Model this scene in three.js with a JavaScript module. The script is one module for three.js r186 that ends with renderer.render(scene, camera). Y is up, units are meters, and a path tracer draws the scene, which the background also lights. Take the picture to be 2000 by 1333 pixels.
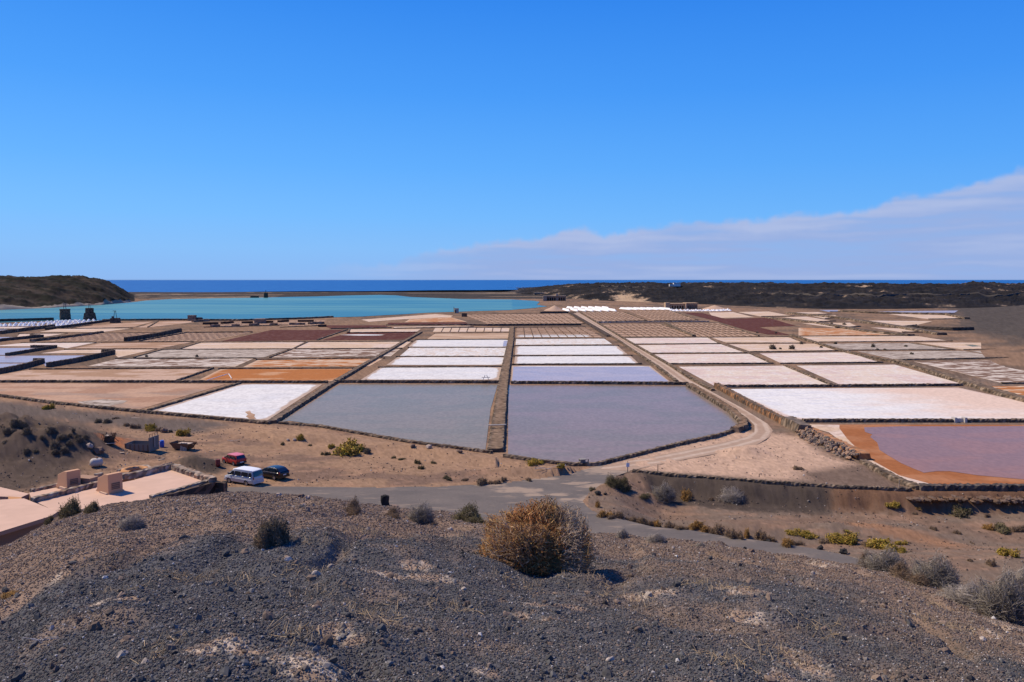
import * as THREE from 'three';
import { mergeGeometries } from 'three/addons/utils/BufferGeometryUtils.js';

// ---------------------------------------------------------------- camera, sky, sun, exposure
const scene = new THREE.Scene();
const F = 1525, CX = 1000, CY = 666.5, EYE = 24, HOR = 547;
const PITCH = Math.atan((CY - HOR) / F);
const camera = new THREE.PerspectiveCamera(2 * Math.atan(CY / F) * 180 / Math.PI, 2000 / 1333, 0.2, 200000);
camera.position.set(0, EYE, 0);
camera.rotation.x = -PITCH;
scene.add(camera);
const renderer = new THREE.WebGLRenderer({ antialias: true });
renderer.setSize(1024, 682);
renderer.toneMapping = THREE.LinearToneMapping;
renderer.toneMappingExposure = 1.0;
renderer.shadowMap.enabled = true;
const SUN_AZ = 68 * Math.PI / 180, SUN_EL = 50 * Math.PI / 180;      // to the left of the view, a little ahead
const sunDir = new THREE.Vector3(-Math.sin(SUN_AZ) * Math.cos(SUN_EL), Math.sin(SUN_EL), -Math.cos(SUN_AZ) * Math.cos(SUN_EL));
const sun = new THREE.DirectionalLight(new THREE.Color().setRGB(1, 0.86, 0.66), 5.0);
sun.position.copy(sunDir).multiplyScalar(300).add(new THREE.Vector3(0, 0, -100));
sun.target.position.set(0, 0, -100);
sun.castShadow = true;
Object.assign(sun.shadow.camera, { left: -250, right: 250, top: 250, bottom: -250, near: 1, far: 900 });
scene.add(sun, sun.target);

// ---------------------------------------------------------------- small maths
function rng(seed) { let a = seed >>> 0; return () => { a |= 0; a = a + 0x6D2B79F5 | 0; let t = Math.imul(a ^ a >>> 15, 1 | a); t = t + Math.imul(t ^ t >>> 7, 61 | t) ^ t; return ((t ^ t >>> 14) >>> 0) / 4294967296; }; }
const clamp = (x, a = 0, b = 1) => Math.min(b, Math.max(a, x));
const lerp = (a, b, t) => a + (b - a) * t;
const sstep = (a, b, x) => { const t = clamp((x - a) / (b - a)); return t * t * (3 - 2 * t); };
function hash(ix, iy) { let h = Math.imul(ix, 374761393) + Math.imul(iy, 668265263) | 0; h = Math.imul(h ^ h >>> 13, 1274126177); return ((h ^ h >>> 16) >>> 0) / 4294967296; }
function vnoise(x, y, per = 0) {
  const xi = Math.floor(x), yi = Math.floor(y), fx = x - xi, fy = y - yi, u = fx * fx * (3 - 2 * fx), v = fy * fy * (3 - 2 * fy);
  const w = per ? (k) => ((k % per) + per) % per : (k) => k;
  const a = hash(w(xi), w(yi)), b = hash(w(xi + 1), w(yi)), c = hash(w(xi), w(yi + 1)), d = hash(w(xi + 1), w(yi + 1));
  return a + (b - a) * u + (c - a) * v + (a - b - c + d) * u * v;
}
function fbm(x, y, oct = 4) { let s = 0, a = 0.5, n = 0; for (let i = 0; i < oct; i++) { s += a * vnoise(x + i * 17.3, y - i * 9.1); n += a; a *= 0.5; x *= 2.03; y *= 2.03; } return s / n; }
function interp(table, x) {
  if (x <= table[0][0]) return table[0][1];
  for (let i = 1; i < table.length; i++) if (x <= table[i][0]) { const [x0, y0] = table[i - 1], [x1, y1] = table[i]; return lerp(y0, y1, (x - x0) / (x1 - x0)); }
  return table[table.length - 1][1];
}
const mixc = (a, b, t) => [lerp(a[0], b[0], t), lerp(a[1], b[1], t), lerp(a[2], b[2], t)];
const srgb = (r, g, b) => [r, g, b].map((c) => { c /= 255; return c <= 0.04045 ? c / 12.92 : ((c + 0.055) / 1.055) ** 2.4; });
// survey: a sight line from the viewpoint, met with a level plane of height h or with the terrain
const sP = Math.sin(PITCH), cP = Math.cos(PITCH);
function gp(px, py, h = 0) { const dx = (px - CX) / F, dy = -(py - CY) / F, y = dy * cP - sP, z = -cP - dy * sP, t = (h - EYE) / y; return [dx * t, z * t]; }
const tanDown = (py) => { const dy = -(py - CY) / F; return -(dy * cP - sP) / (cP + dy * sP); };

// ---------------------------------------------------------------- sky (air and a low bank of stratus)
{
  const W = 4096, Hh = 2048, data = new Float32Array(W * Hh * 4);
  const ramp = [[-90, srgb(120, 140, 170)], [-0.5, srgb(140, 175, 225)], [0, srgb(143, 185, 241)], [2.2, srgb(134, 190, 249)], [4.5, srgb(117, 186, 254)], [8, srgb(97, 174, 254)], [13, srgb(74, 156, 249)], [19, srgb(54, 137, 239)], [28, srgb(30, 112, 216)], [50, srgb(22, 90, 190)], [90, srgb(16, 72, 165)]];
  const edge = [[-18, 0.4], [-12, 1.1], [-8, 1.5], [-3, 2.3], [0, 2.9], [3, 3.3], [7.5, 3.6], [12, 3.85], [18, 4.2], [24, 4.8], [28, 5.3], [30.5, 6.1], [34, 6.7], [45, 8], [70, 9], [110, 7], [150, 4], [180, 2]];
  const col = [0, 0, 0];
  for (let j = 0; j < Hh; j++) {
    const el = ((j + 0.5) / Hh - 0.5) * 180;
    let k = 1; while (k < ramp.length - 1 && ramp[k][0] < el) k++;
    const t = clamp((el - ramp[k - 1][0]) / (ramp[k][0] - ramp[k - 1][0])), base = mixc(ramp[k - 1][1], ramp[k][1], t);
    for (let i = 0; i < W; i++) {
      let az = (i + 0.5) / W * 360 - 90; if (az > 180) az -= 360;            // degrees clockwise from the view
      const lean = 1 - 0.16 * Math.sin(az * Math.PI / 180) * sstep(-1, 6, el) * (1 - sstep(60, 88, el)); col[0] = base[0] * lean * lean; col[1] = base[1] * lean; col[2] = base[2] * (0.6 + 0.4 * lean);
      if (el > -0.5 && el < 13 && az > -18) {
        const e = interp(edge, az) + (fbm(az * 0.42, 3.1, 5) - 0.5) * 1.15 + (fbm(az * 1.9, el * 3, 4) - 0.5) * 0.5;
        const m = sstep(0.22, -0.35, el - e) * sstep(-17, 1, az);
        if (m > 0) {
          const top = sstep(1.9, 0, e - el), st = fbm(az * 0.16, el * 2.6 + fbm(az * 0.3, el, 3), 5);
          const body = mixc(srgb(153, 177, 226), srgb(172, 189, 229), clamp(top * 0.7 + (st - 0.5) * 2.2));
          const mm = m * clamp(0.92 + (st - 0.42) * 0.9);
          for (let c = 0; c < 3; c++) col[c] = lerp(col[c], body[c], mm);
        }
      }
      const o = (j * W + i) * 4; data[o] = col[0]; data[o + 1] = col[1]; data[o + 2] = col[2]; data[o + 3] = 1;
    }
  }
  const tex = new THREE.DataTexture(data, W, Hh, THREE.RGBAFormat, THREE.FloatType);
  tex.mapping = THREE.EquirectangularReflectionMapping; tex.magFilter = THREE.LinearFilter; tex.needsUpdate = true;
  scene.background = tex; scene.environment = tex;
}

// ---------------------------------------------------------------- naming and building helpers
const taken = {};
function numbered(name) { const n = taken[name] = (taken[name] ?? -1) + 1; return n ? `${name}_${String(n).padStart(3, '0')}` : name; }
function shade(o) { o.traverse((c) => { if (c.isMesh) { c.castShadow = true; c.receiveShadow = true; } }); return o; }
function tag(o, label, category, group) { o.userData.label = label; o.userData.category = category; if (group) o.userData.group = group; return o; }
function thing(name, label, category, pos = [0, 0, 0], turn = 0, group) { const o = new THREE.Group(); o.name = numbered(name); o.position.set(...pos); o.rotation.y = turn; scene.add(o); return tag(o, label, category, group); }
function part(parent, name, geo, mat) { const m = new THREE.Mesh(geo, mat); m.name = name; m.castShadow = m.receiveShadow = true; parent.add(m); return m; }
function single(name, geo, mat, label, category, group) { return tag(part(scene, numbered(name), geo, mat), label, category, group); }
function struct(name, geo, mat) { const m = part(scene, numbered(name), geo, mat); m.userData.kind = 'structure'; return m; }
function geom(pos, idx, colors, uv) {
  const g = new THREE.BufferGeometry();
  g.setAttribute('position', new THREE.Float32BufferAttribute(pos, 3));
  if (colors) g.setAttribute('color', new THREE.Float32BufferAttribute(colors, 3));
  if (uv) g.setAttribute('uv', new THREE.Float32BufferAttribute(uv, 2));
  if (idx) g.setIndex(idx);
  g.computeVertexNormals();
  return g;
}
const lin = (r, g, b) => new THREE.Color().setRGB(r, g, b);
const mat = (rgb, rough = 0.9, extra = {}) => new THREE.MeshPhysicalMaterial({ color: lin(...rgb), roughness: rough, specularIntensity: rough >= 0.85 ? 0.1 : 1, ...extra });
const vmat = (extra = {}) => new THREE.MeshPhysicalMaterial({ vertexColors: true, roughness: 0.95, specularIntensity: 0.1, ...extra });
function box(w, h, d, x = 0, y = 0, z = 0, ry = 0) { const g = new THREE.BoxGeometry(w, h, d); if (ry) g.rotateY(ry); g.translate(x, y, z); return g; }
function dataTex(w, h, fn, isColor, repeat = true) {
  const d = new Uint8Array(w * h * 4);
  const enc = (c) => { c = clamp(c); return 255 * (isColor ? (c <= 0.0031308 ? c * 12.92 : 1.055 * c ** (1 / 2.4) - 0.055) : c); };
  for (let j = 0; j < h; j++) for (let i = 0; i < w; i++) { const c = fn(i, j), o = (j * w + i) * 4; d[o] = enc(c[0]); d[o + 1] = enc(c[1]); d[o + 2] = enc(c[2]); d[o + 3] = 255; }
  const t = new THREE.DataTexture(d, w, h); t.magFilter = THREE.LinearFilter; t.minFilter = THREE.LinearMipmapLinearFilter; t.generateMipmaps = true;
  if (repeat) t.wrapS = t.wrapT = THREE.RepeatWrapping;
  if (isColor) t.colorSpace = THREE.SRGBColorSpace;
  t.needsUpdate = true; return t;
}

// ---------------------------------------------------------------- terrain height
const BROW = [[-200, 1120], [0, 1062], [50, 1036], [100, 1012], [200, 986], [300, 975], [430, 966], [600, 970], [700, 986], [900, 1011], [1000, 1030], [1200, 1049], [1400, 1063], [1690, 1106], [1800, 1124], [2000, 1172], [2200, 1220]].map(([x, y]) => [(x - CX) / F, tanDown(y)]);
const QB = 0.0023;
function hillH(x, D) {
  const s = clamp(x / Math.max(D, 4), -0.75, 0.75), a = interp(BROW, s) - 2 * Math.sqrt(1.55 * QB);
  let h = D > 0 ? EYE - (1.55 + a * D + QB * D * D) : EYE - 1.55 - 0.16 * D;
  const n = sstep(0.2, 3, D);
  h += n * ((fbm(x * 0.55 + 3, D * 0.55, 3) - 0.5) * 0.3 + (fbm(x * 2.2, D * 2.2 + 7, 3) - 0.5) * 0.13 - 0.12 * sstep(0.86, 0.99, 1 - Math.abs(2 * fbm(x * 0.32 + 50, D * 0.16, 3) - 1)));
  return h;
}
// near edge of the salt works, as depth over x/depth
const FRONT = [[-400, 757], [0, 776], [275, 808], [520, 830], [545, 832], [700, 853], [950, 886], [1000, 895], [1120, 910], [1165, 911], [1225, 896], [1450, 840], [1475, 850], [1560, 832], [1600, 850], [1690, 905], [1790, 957], [2600, 960]].map(([x, y]) => { const [X, Z] = gp(x, y); return [X / -Z, -Z]; });
const CREST = [[1200, 915], [1232, 922], [1330, 930], [1500, 944], [1650, 953], [1800, 958], [2600, 958]].map(([x, y]) => { const [X, Z] = gp(x, y); return [X / -Z, -Z]; });
const MOUNDS = [[40, 900, 3.0, 9, 7], [-70, 880, 4.0, 16, 9], [150, 900, 1.3, 4, 3.5], [398, 912, 1.15, 2.2, 1.3], [360, 911, 0.8, 1.8, 1.1], [585, 865, 1.1, 5, 2.6], [530, 855, 0.9, 6, 2.6], [690, 880, 0.8, 6, 2.2], [1455, 885, 0.7, 2.6, 2.4], [1192, 955, 0.5, 1.6, 1.2], [1270, 955, 1.0, 2.2, 1.8], [1390, 1000, 0.5, 6, 2], [1620, 1005, 0.8, 9, 2.5], [1290, 990, 0.35, 4, 1.2], [1100, 925, 0.7, 4, 1.3], [1000, 925, 0.6, 6, 1.2]].map(([x, y, h, rx, rz]) => [...gp(x, y), h, rx, rz]);
function plainH(x, D) {
  const s = x / D, Df = interp(FRONT, s), inside = sstep(-2.2, -0.6, D - Df);
  let h = 0;
  if (D < Df + 2) {
    const open = 1 - inside;
    h += open * ((fbm(x * 0.12, D * 0.12, 4) - 0.45) * 0.5 + (fbm(x * 0.7, D * 0.7, 3) - 0.5) * 0.16) * sstep(0.02, 0.2, open);
    if (s < -0.02 && s > -0.36) h += open * 0.55 * Math.exp(-(((D - (Df - 5)) / 2.6) ** 2)) * sstep(-0.36, -0.3, s) * (0.6 + 0.8 * fbm(x * 0.25, 4, 2));
    if (s > 0.12) { const Dc = interp(CREST, s), edge = (fbm(x * 0.5, D * 0.4, 3) - 0.5) * 1.2; h -= 1.9 * sstep(0.5, 3.4, Dc - D + edge) * sstep(0.125, 0.2, s) * sstep(64, 76, D); }
    for (const [mx, mz, mh, rx, rz] of MOUNDS) { const e = ((x - mx) / rx) ** 2 + ((-D - mz) / rz) ** 2; if (e < 6) h += open * mh * Math.exp(-e) * (0.62 + 0.5 * fbm(x * 0.3, D * 0.3, 3) + 0.35 * fbm(x * 1.1, D * 1.1, 4)); }
  }
  if (s > 0.5 && D > 190) h += (26 + 16 * (fbm(x * 0.05, D * 0.05, 4) - 0.5)) * sstep(0.585, 1.1, s) * sstep(190, 330, D) * (1 - sstep(1200, 1600, D));
  if (D > 1560) h -= 20 * sstep(1560, 1900, D);
  return h;
}
function groundH(x, z) {
  const D = -z;
  if (D < 25) return hillH(x, D);
  let p = plainH(x, D);
  if (inRoad(x, z)) p *= 0.0;
  const h = hillH(x, D), k = 0.7;
  if (h - p > k) return h; if (p - h > k) return p;
  const t = clamp(0.5 + 0.5 * (h - p) / k); return lerp(p, h, t) + k * t * (1 - t) * (1 - 0.0);
}
function ray(px, py) {   // sight line met with the terrain
  const dx = (px - CX) / F, dy = -(py - CY) / F, y = dy * cP - sP, z = -cP - dy * sP;
  let t0 = 2, t = 2;
  for (let i = 0; i < 4000; i++) { if (EYE + y * t < groundH(dx * t, z * t)) break; t0 = t; t *= 1.006; if (t > 1500) break; }
  for (let i = 0; i < 20; i++) { const m = (t0 + t) / 2; if (EYE + y * m < groundH(dx * m, z * m)) t = m; else t0 = m; }
  return [dx * t, groundH(dx * t, z * t), z * t];
}
function inPoly(poly, x, z) { let c = false; for (let i = 0, j = poly.length - 1; i < poly.length; j = i++) { const [xi, zi] = poly[i], [xj, zj] = poly[j]; if ((zi > z) !== (zj > z) && x < (xj - xi) * (z - zi) / (zj - zi) + xi) c = !c; } return c; }
const P = (a, h = 0) => { const o = []; for (let i = 0; i < a.length; i += 2) o.push(gp(a[i], a[i + 1], h)); return o; };
function bounds(poly, m = 0) { let a = 1e9, b = -1e9, c = 1e9, d = -1e9; for (const [x, z] of poly) { a = Math.min(a, x); b = Math.max(b, x); c = Math.min(c, z); d = Math.max(d, z); } return [a - m, b + m, c - m, d + m]; }
const ROAD = P([380, 958, 440, 953, 520, 951, 700, 953, 860, 951, 940, 947, 1005, 941, 1060, 934, 1110, 925, 1150, 916, 1170, 910, 1232, 921, 1205, 930, 1175, 950, 1150, 966, 1138, 980, 1148, 992, 1175, 1008, 1225, 1018, 1275, 1030, 1350, 1037, 1425, 1050, 1500, 1059, 1585, 1072, 1650, 1085, 1700, 1100, 1780, 1122, 1740, 1150, 1640, 1116, 1500, 1086, 1350, 1066, 1200, 1052, 1100, 1048, 1000, 1040, 860, 1020, 700, 1000, 560, 985, 380, 975]);
const ROADB = bounds(ROAD, 1);
function inRoad(x, z) { return x > ROADB[0] && x < ROADB[1] && z > ROADB[2] && z < ROADB[3] && inPoly(ROAD, x, z); }

// ---------------------------------------------------------------- terrain colour (dry matter only)
const ZONES = [   // [polygon, colour, softness in metres]
  [P([-400, 800, 0, 790, 160, 830, 240, 860, 200, 900, 150, 930, 60, 960, -400, 1000]), [0.1, 0.076, 0.062], 3],
  [P([-400, 780, 0, 786, 200, 808, 420, 826, 470, 838, 380, 848, 250, 838, 100, 815, -400, 806]), [0.125, 0.1, 0.087], 2],
  [P([400, 838, 520, 832, 700, 856, 950, 890, 1090, 912, 1080, 925, 900, 918, 760, 900, 600, 880, 480, 862]), [0.31, 0.2, 0.13], 3],
  [P([190, 868, 250, 868, 245, 890, 200, 888]), [0.33, 0.13, 0.06], 1.5],
  [P([1170, 912, 1230, 896, 1450, 842, 1480, 845, 1560, 850, 1610, 890, 1700, 915, 1650, 935, 1500, 938, 1240, 918]), [0.46, 0.32, 0.235], 1.5],
  [P([1560, 925, 1620, 915, 1700, 905, 1790, 955, 1600, 945]), [0.16, 0.115, 0.09], 2],
  [P([1240, 921, 1500, 941, 1640, 950, 1625, 972, 1450, 968, 1300, 952]), [0.075, 0.06, 0.052], 1.2],
  [P([1620, 951, 2600, 955, 2600, 972, 1800, 972, 1630, 968]), [0.155, 0.09, 0.058], 1.5],
  [P([1640, 985, 1690, 990, 1800, 1010, 1900, 1035, 1860, 1040, 1760, 1020, 1660, 1005]), [0.27, 0.155, 0.095], 1.5],
  [P([1850, 600, 2600, 590, 2600, 710, 1990, 680, 1880, 640]), [0.078, 0.067, 0.059], 12],
];
ZONES.push([P([325, 908, 380, 886, 445, 912, 425, 928, 350, 914]), [0.085, 0.068, 0.057], 1]);
const ZB = ZONES.map((z) => bounds(z[0], 4));
const PALE = [[770, 1125, 0.5, 0.25], [800, 1108, 0.3, 0.2], [1430, 1150, 0.35, 0.3], [1480, 1205, 0.35, 0.15], [1510, 1232, 0.3, 0.1], [1565, 1300, 0.22, 0.3], [1540, 1330, 0.2, 0.12], [460, 1270, 0.28, 0.08], [600, 1290, 0.2, 0.12], [640, 1235, 0.2, 0.2], [1060, 1182, 0.35, 0.1], [1080, 1205, 0.25, 0.2], [950, 1310, 0.15, 0.06], [1970, 1250, 0.5, 0.25], [1940, 1215, 0.4, 0.3], [1600, 1098, 0.6, 0.5], [1960, 1170, 0.4, 0.3], [1890, 1185, 0.4, 0.25], [1290, 1160, 0.4, 0.2], [60, 1155, 0.4, 0.12], [190, 1180, 0.3, 0.06]];
let paleW = null;
function groundC(x, z) {
  const D = -z, s = x / Math.max(D, 0.5);
  const hH = hillH(x, D), onHill = D < 25 || hH > plainH(x, D) - 0.05;
  const n1 = fbm(x * 0.35 + 11, z * 0.35, 4), n2 = fbm(x * 2.7, z * 2.7 + 5, 3), n3 = fbm(x * 9, z * 9, 2);
  let c;
  if (onHill) {
    // grey lapilli below, browner scree towards the brow
    const line = interp([[-0.7, 8.6], [-0.62, 9.6], [-0.4, 10], [-0.25, 10.6], [-0.06, 12.5], [0.13, 14], [0.3, 14], [0.45, 11.5], [0.7, 8.5]], s);
    const br = sstep(-1.1, 1.1, (D - line) / (line * 0.12) + (n1 - 0.5) * 5 + (n2 - 0.5) * 2);
    c = mixc([0.082, 0.083, 0.092], [0.185, 0.135, 0.108], br); c = mixc(c, [0.18, 0.132, 0.102], sstep(0.44, 0.62, fbm(x * 0.5 + 77, z * 0.5, 4)) * 0.7 * sstep(-0.12, 0.2, s));
    const soil = sstep(0.60, 0.74, fbm(x * 0.8 + 31, z * 0.8, 4) * 0.7 + n2 * 0.3);
    c = mixc(c, [0.22, 0.16, 0.12], soil * 0.5);
    if (paleW && D < 40) for (const [px, pz, rx, rz] of paleW) { const dx = (x - px) / rx, dz = (z - pz) / rz, e = dx * dx + dz * dz; if (e < 4) c = mixc(c, n3 > 0.5 ? [0.5, 0.42, 0.35] : [0.34, 0.25, 0.19], sstep(1.0, 0.1, e + (n2 - 0.45) * 4.2 + (n3 - 0.5) * 2.4) * 0.85); }
  } else {
    c = D < 190 ? (s > 0.1 ? [0.175, 0.132, 0.104] : [0.275, 0.18, 0.12]) : D > 1000 ? [0.06, 0.05, 0.043] : [0.23, 0.15, 0.1];
    if (D < 190) { c = mixc(c, s > 0.1 ? [0.19, 0.128, 0.094] : [0.165, 0.112, 0.088], sstep(0.48, 0.64, fbm(x * 0.16 + 40, z * 0.3, 4)) * 0.8); c = mixc(c, [0.34, 0.21, 0.14], sstep(0.58, 0.72, fbm(x * 0.3, z * 0.9 + 60, 4)) * (s > 0.1 ? 0.35 : 0.55)); }
    else if (D < 1000) c = mixc(c, [0.12, 0.09, 0.07], sstep(0.45, 0.62, fbm(x * 0.05, z * 0.09, 4)) * 0.8);
    const w = (n1 - 0.5) * 7;
    for (let i = 0; i < ZONES.length; i++) {
      const b = ZB[i]; if (x < b[0] || x > b[1] || z < b[2] || z > b[3]) continue;
      const soft = ZONES[i][2]; let k = 0;
      for (const [ox, oz] of [[0, 0], [0.5, 0.3], [-0.5, -0.3], [0.3, -0.5], [-0.3, 0.5]]) k += inPoly(ZONES[i][0], x + ox * soft + w * 0.3 * soft / 3, z + oz * soft + (n2 - 0.5) * soft) ? 0.2 : 0;
      c = mixc(c, ZONES[i][1], k);
    }
    if (D > 1000) { c = mixc(c, [0.05, 0.043, 0.037], sstep(0.42, 0.6, fbm(x * 0.006, z * 0.02, 4))); c = mixc(c, [0.36, 0.27, 0.19], sstep(0.62, 0.7, fbm(x * 0.005 + 9, z * 0.03, 4)) * 0.7); }
  }
  const v = 0.55 + 0.5 * n2 + 0.4 * n3;
  return [c[0] * v, c[1] * v, c[2] * v];
}
paleW = PALE.map(([x, y, rx, rz]) => { const [X, , Z] = ray(x, y); return [X, Z, rx * 1.25, rz * 1.6]; });

// gravel detail: fine grain colour and relief, tile of 6 m
const GT = 1024;
const gravelH = new Float32Array(GT * GT);
{
  const r = rng(5);
  for (let j = 0; j < GT; j++) for (let i = 0; i < GT; i++) gravelH[j * GT + i] = 0.25 * vnoise(i / 8, j / 8, GT / 8) + 0.15 * vnoise(i / 32, j / 32, GT / 32);
  for (let k = 0; k < 34000; k++) {
    const cx = r() * GT, cy = r() * GT, rad = 1.4 + 3.4 * r() ** 3, hgt = 0.35 + 0.5 * r();
    for (let y = Math.floor(cy - rad); y <= cy + rad; y++) for (let x = Math.floor(cx - rad); x <= cx + rad; x++) {
      const d = ((x - cx) ** 2 + (y - cy) ** 2) / (rad * rad); if (d >= 1) continue;
      const o = ((y + GT) % GT) * GT + (x + GT) % GT, v = hgt * Math.sqrt(1 - d) * rad / 4 + 0.1; if (v > gravelH[o]) gravelH[o] = v;
    }
  }
}
const grainTex = dataTex(GT, GT, (i, j) => { const v = 0.66 + 0.16 * vnoise(i / 3, j / 3, 0) + 0.16 * hash(i >> 1, j >> 1) + 0.1 * vnoise(i / 64, j / 64, GT / 64); const w = hash(i >> 1, (j >> 1) + 999) > 0.992 ? 1 : v; return [w, w, w]; }, true);
const gravelBump = dataTex(GT, GT, (i, j) => { const v = gravelH[j * GT + i]; return [v, v, v]; }, false);
const groundMat = new THREE.MeshPhysicalMaterial({ specularIntensity: 0.1, vertexColors: true, roughness: 1, map: grainTex, bumpMap: gravelBump, bumpScale: 0.035 });
groundMat.color.setRGB(1.25, 1.19, 1.1);
{
  const ang = [], rad = [];
  const A = 41 * Math.PI / 180;
  for (let i = 0; i <= 640; i++) ang.push(-A + 2 * A * i / 640);
  for (let i = 1; i < 60; i++) ang.push(A + (2 * Math.PI - 2 * A) * i / 60);
  let q = 0.5; while (q < 26) { rad.push(q); q *= q < 3 ? 1.04 : 1.0085; } while (q < 135) { rad.push(q); q *= 1.0062; } while (q < 1700) { rad.push(q); q *= 1.02; } while (q < 100000) { rad.push(q); q *= 1.3; } rad.push(100000);
  const na = ang.length, nr = rad.length, pos = new Float32Array((na * nr + 1) * 3), colr = new Float32Array((na * nr + 1) * 3), uv = new Float32Array((na * nr + 1) * 2), idx = [];
  for (let j = 0; j < nr; j++) for (let i = 0; i < na; i++) {
    const x = rad[j] * Math.sin(ang[i]), z = -rad[j] * Math.cos(ang[i]), o = j * na + i, c = groundC(x, z);
    pos.set([x, groundH(x, z), z], o * 3); colr.set(c, o * 3); uv.set([x / 6, z / 6], o * 2);
  }
  const last = na * nr; pos.set([0, EYE - 1.55, 0], last * 3); colr.set([0.1, 0.1, 0.105], last * 3);
  for (let i = 0; i < na; i++) { const i1 = (i + 1) % na; idx.push(last, i1, i); for (let j = 0; j < nr - 1; j++) { const a = j * na + i, b = j * na + i1, c = a + na, d = b + na; idx.push(a, b, c, b, d, c); } }
  const g = new THREE.BufferGeometry();
  g.setAttribute('position', new THREE.BufferAttribute(pos, 3)); g.setAttribute('color', new THREE.BufferAttribute(colr, 3)); g.setAttribute('uv', new THREE.BufferAttribute(uv, 2));
  g.setIndex(idx); g.computeVertexNormals();
  struct('ground', g, groundMat);
}

// flat sheet over a polygon, uv in metres
function sheet(poly, y, per = 1) {
  const sh = new THREE.Shape(poly.map(([x, z]) => new THREE.Vector2(x, -z))), g = new THREE.ShapeGeometry(sh);
  g.rotateX(-Math.PI / 2); g.translate(0, y, 0);
  const p = g.attributes.position, uv = g.attributes.uv; for (let i = 0; i < p.count; i++) uv.setXY(i, p.getX(i) / per, p.getZ(i) / per);
  return g;
}

// ---------------------------------------------------------------- roads
{
  const [x0, x1, z0, z1] = bounds(ROAD), W = 1024, Hh = 512;
  const patches = [[1095, 925, 2.2, 0.5], [1130, 945, 1.6, 0.35], [1160, 950, 1.8, 0.5], [1010, 958, 2.5, 0.7], [1040, 968, 1.2, 0.3], [1103, 977, 0.9, 0.25], [1095, 967, 1.4, 0.3], [960, 948, 2, 0.4], [1150, 975, 1.5, 0.8], [1180, 915, 5, 0.9], [1200, 920, 4, 1.2], [1060, 936, 2, 0.3]].map(([a, b, c, d]) => [...gp(a, b), c, d]);
  const t = dataTex(W, Hh, (i, j) => {
    const x = x0 + (i + 0.5) / W * (x1 - x0), z = z0 + (j + 0.5) / Hh * (z1 - z0), n = fbm(x * 1.2, z * 3, 4), f = fbm(x * 6, z * 6, 2);
    let c = mixc([0.128, 0.11, 0.098], [0.165, 0.138, 0.118], clamp(fbm(x * 0.25, z * 0.6, 3) * 1.8 - 0.4));
    c = c.map((v) => v * (0.9 + 0.2 * f));
    let k = sstep(0.64, 0.8, fbm(x * 0.5 + 5, z * 1.6, 4)) * 0.35;
    for (const [px, pz, rx, rz] of patches) { const e = ((x - px) / rx) ** 2 + ((z - pz) / rz / 2) ** 2; k = Math.max(k, sstep(1.4, 0.2, e + (n - 0.5) * 3) * 0.75); }
    return mixc(c, [0.38, 0.28, 0.2], k);
  }, true, false);
  const g = sheet(ROAD, 0.03), p = g.attributes.position, uv = g.attributes.uv;
  for (let i = 0; i < p.count; i++) uv.setXY(i, (p.getX(i) - x0) / (x1 - x0), (p.getZ(i) - z0) / (z1 - z0));
  struct('road', g, new THREE.MeshPhysicalMaterial({ map: t, roughness: 0.93, specularIntensity: 0.3 }));
}
const TRACK = P([1117, 611, 1207, 662, 1285, 715, 1325, 746, 1352, 757, 1386, 774, 1430, 798, 1460, 817, 1474, 832, 1474, 845, 1455, 855, 1400, 868, 1330, 882, 1250, 898, 1180, 912, 1172, 918, 1228, 921, 1300, 906, 1400, 887, 1480, 869, 1503, 855, 1510, 842, 1500, 829, 1450, 798, 1390, 766, 1347, 742, 1306, 715, 1212, 660, 1131, 611]);
{
  const [x0, x1, z0, z1] = bounds(TRACK), W = 512, Hh = 2048;
  // wheel ruts: centreline by halves of the outline
  const half = TRACK.length / 2, mid = []; for (let i = 0; i < half; i++) { const a = TRACK[i], b = TRACK[TRACK.length - 1 - i]; mid.push([(a[0] + b[0]) / 2, (a[1] + b[1]) / 2]); }
  const dist = (x, z) => { let d = 1e9; for (let i = 1; i < mid.length; i++) { const [ax, az] = mid[i - 1], [bx, bz] = mid[i], ux = bx - ax, uz = bz - az, q = clamp(((x - ax) * ux + (z - az) * uz) / (ux * ux + uz * uz)); d = Math.min(d, Math.hypot(x - ax - q * ux, z - az - q * uz)); } return d; };
  const t = dataTex(W, Hh, (i, j) => {
    const x = x0 + (i + 0.5) / W * (x1 - x0), z = z0 + (j + 0.5) / Hh * (z1 - z0), d = dist(x, z), n = fbm(x * 0.5, z * 0.5, 3);
    const rut = sstep(0.55, 0.2, Math.abs(d - 0.95 + (n - 0.5) * 0.4));
    return mixc([0.37, 0.255, 0.18], [0.5, 0.38, 0.285], clamp(rut * 0.8 + (n - 0.5) * 0.7)).map((v) => v * (0.88 + 0.24 * fbm(x * 3, z * 3, 2)));
  }, true, false);
  const g = sheet(TRACK, 0.045), p = g.attributes.position, uv = g.attributes.uv;
  for (let i = 0; i < p.count; i++) uv.setXY(i, (p.getX(i) - x0) / (x1 - x0), (p.getZ(i) - z0) / (z1 - z0));
  struct('sand_track', g, new THREE.MeshPhysicalMaterial({ map: t, roughness: 1, specularIntensity: 0.1 }));
}

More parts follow.
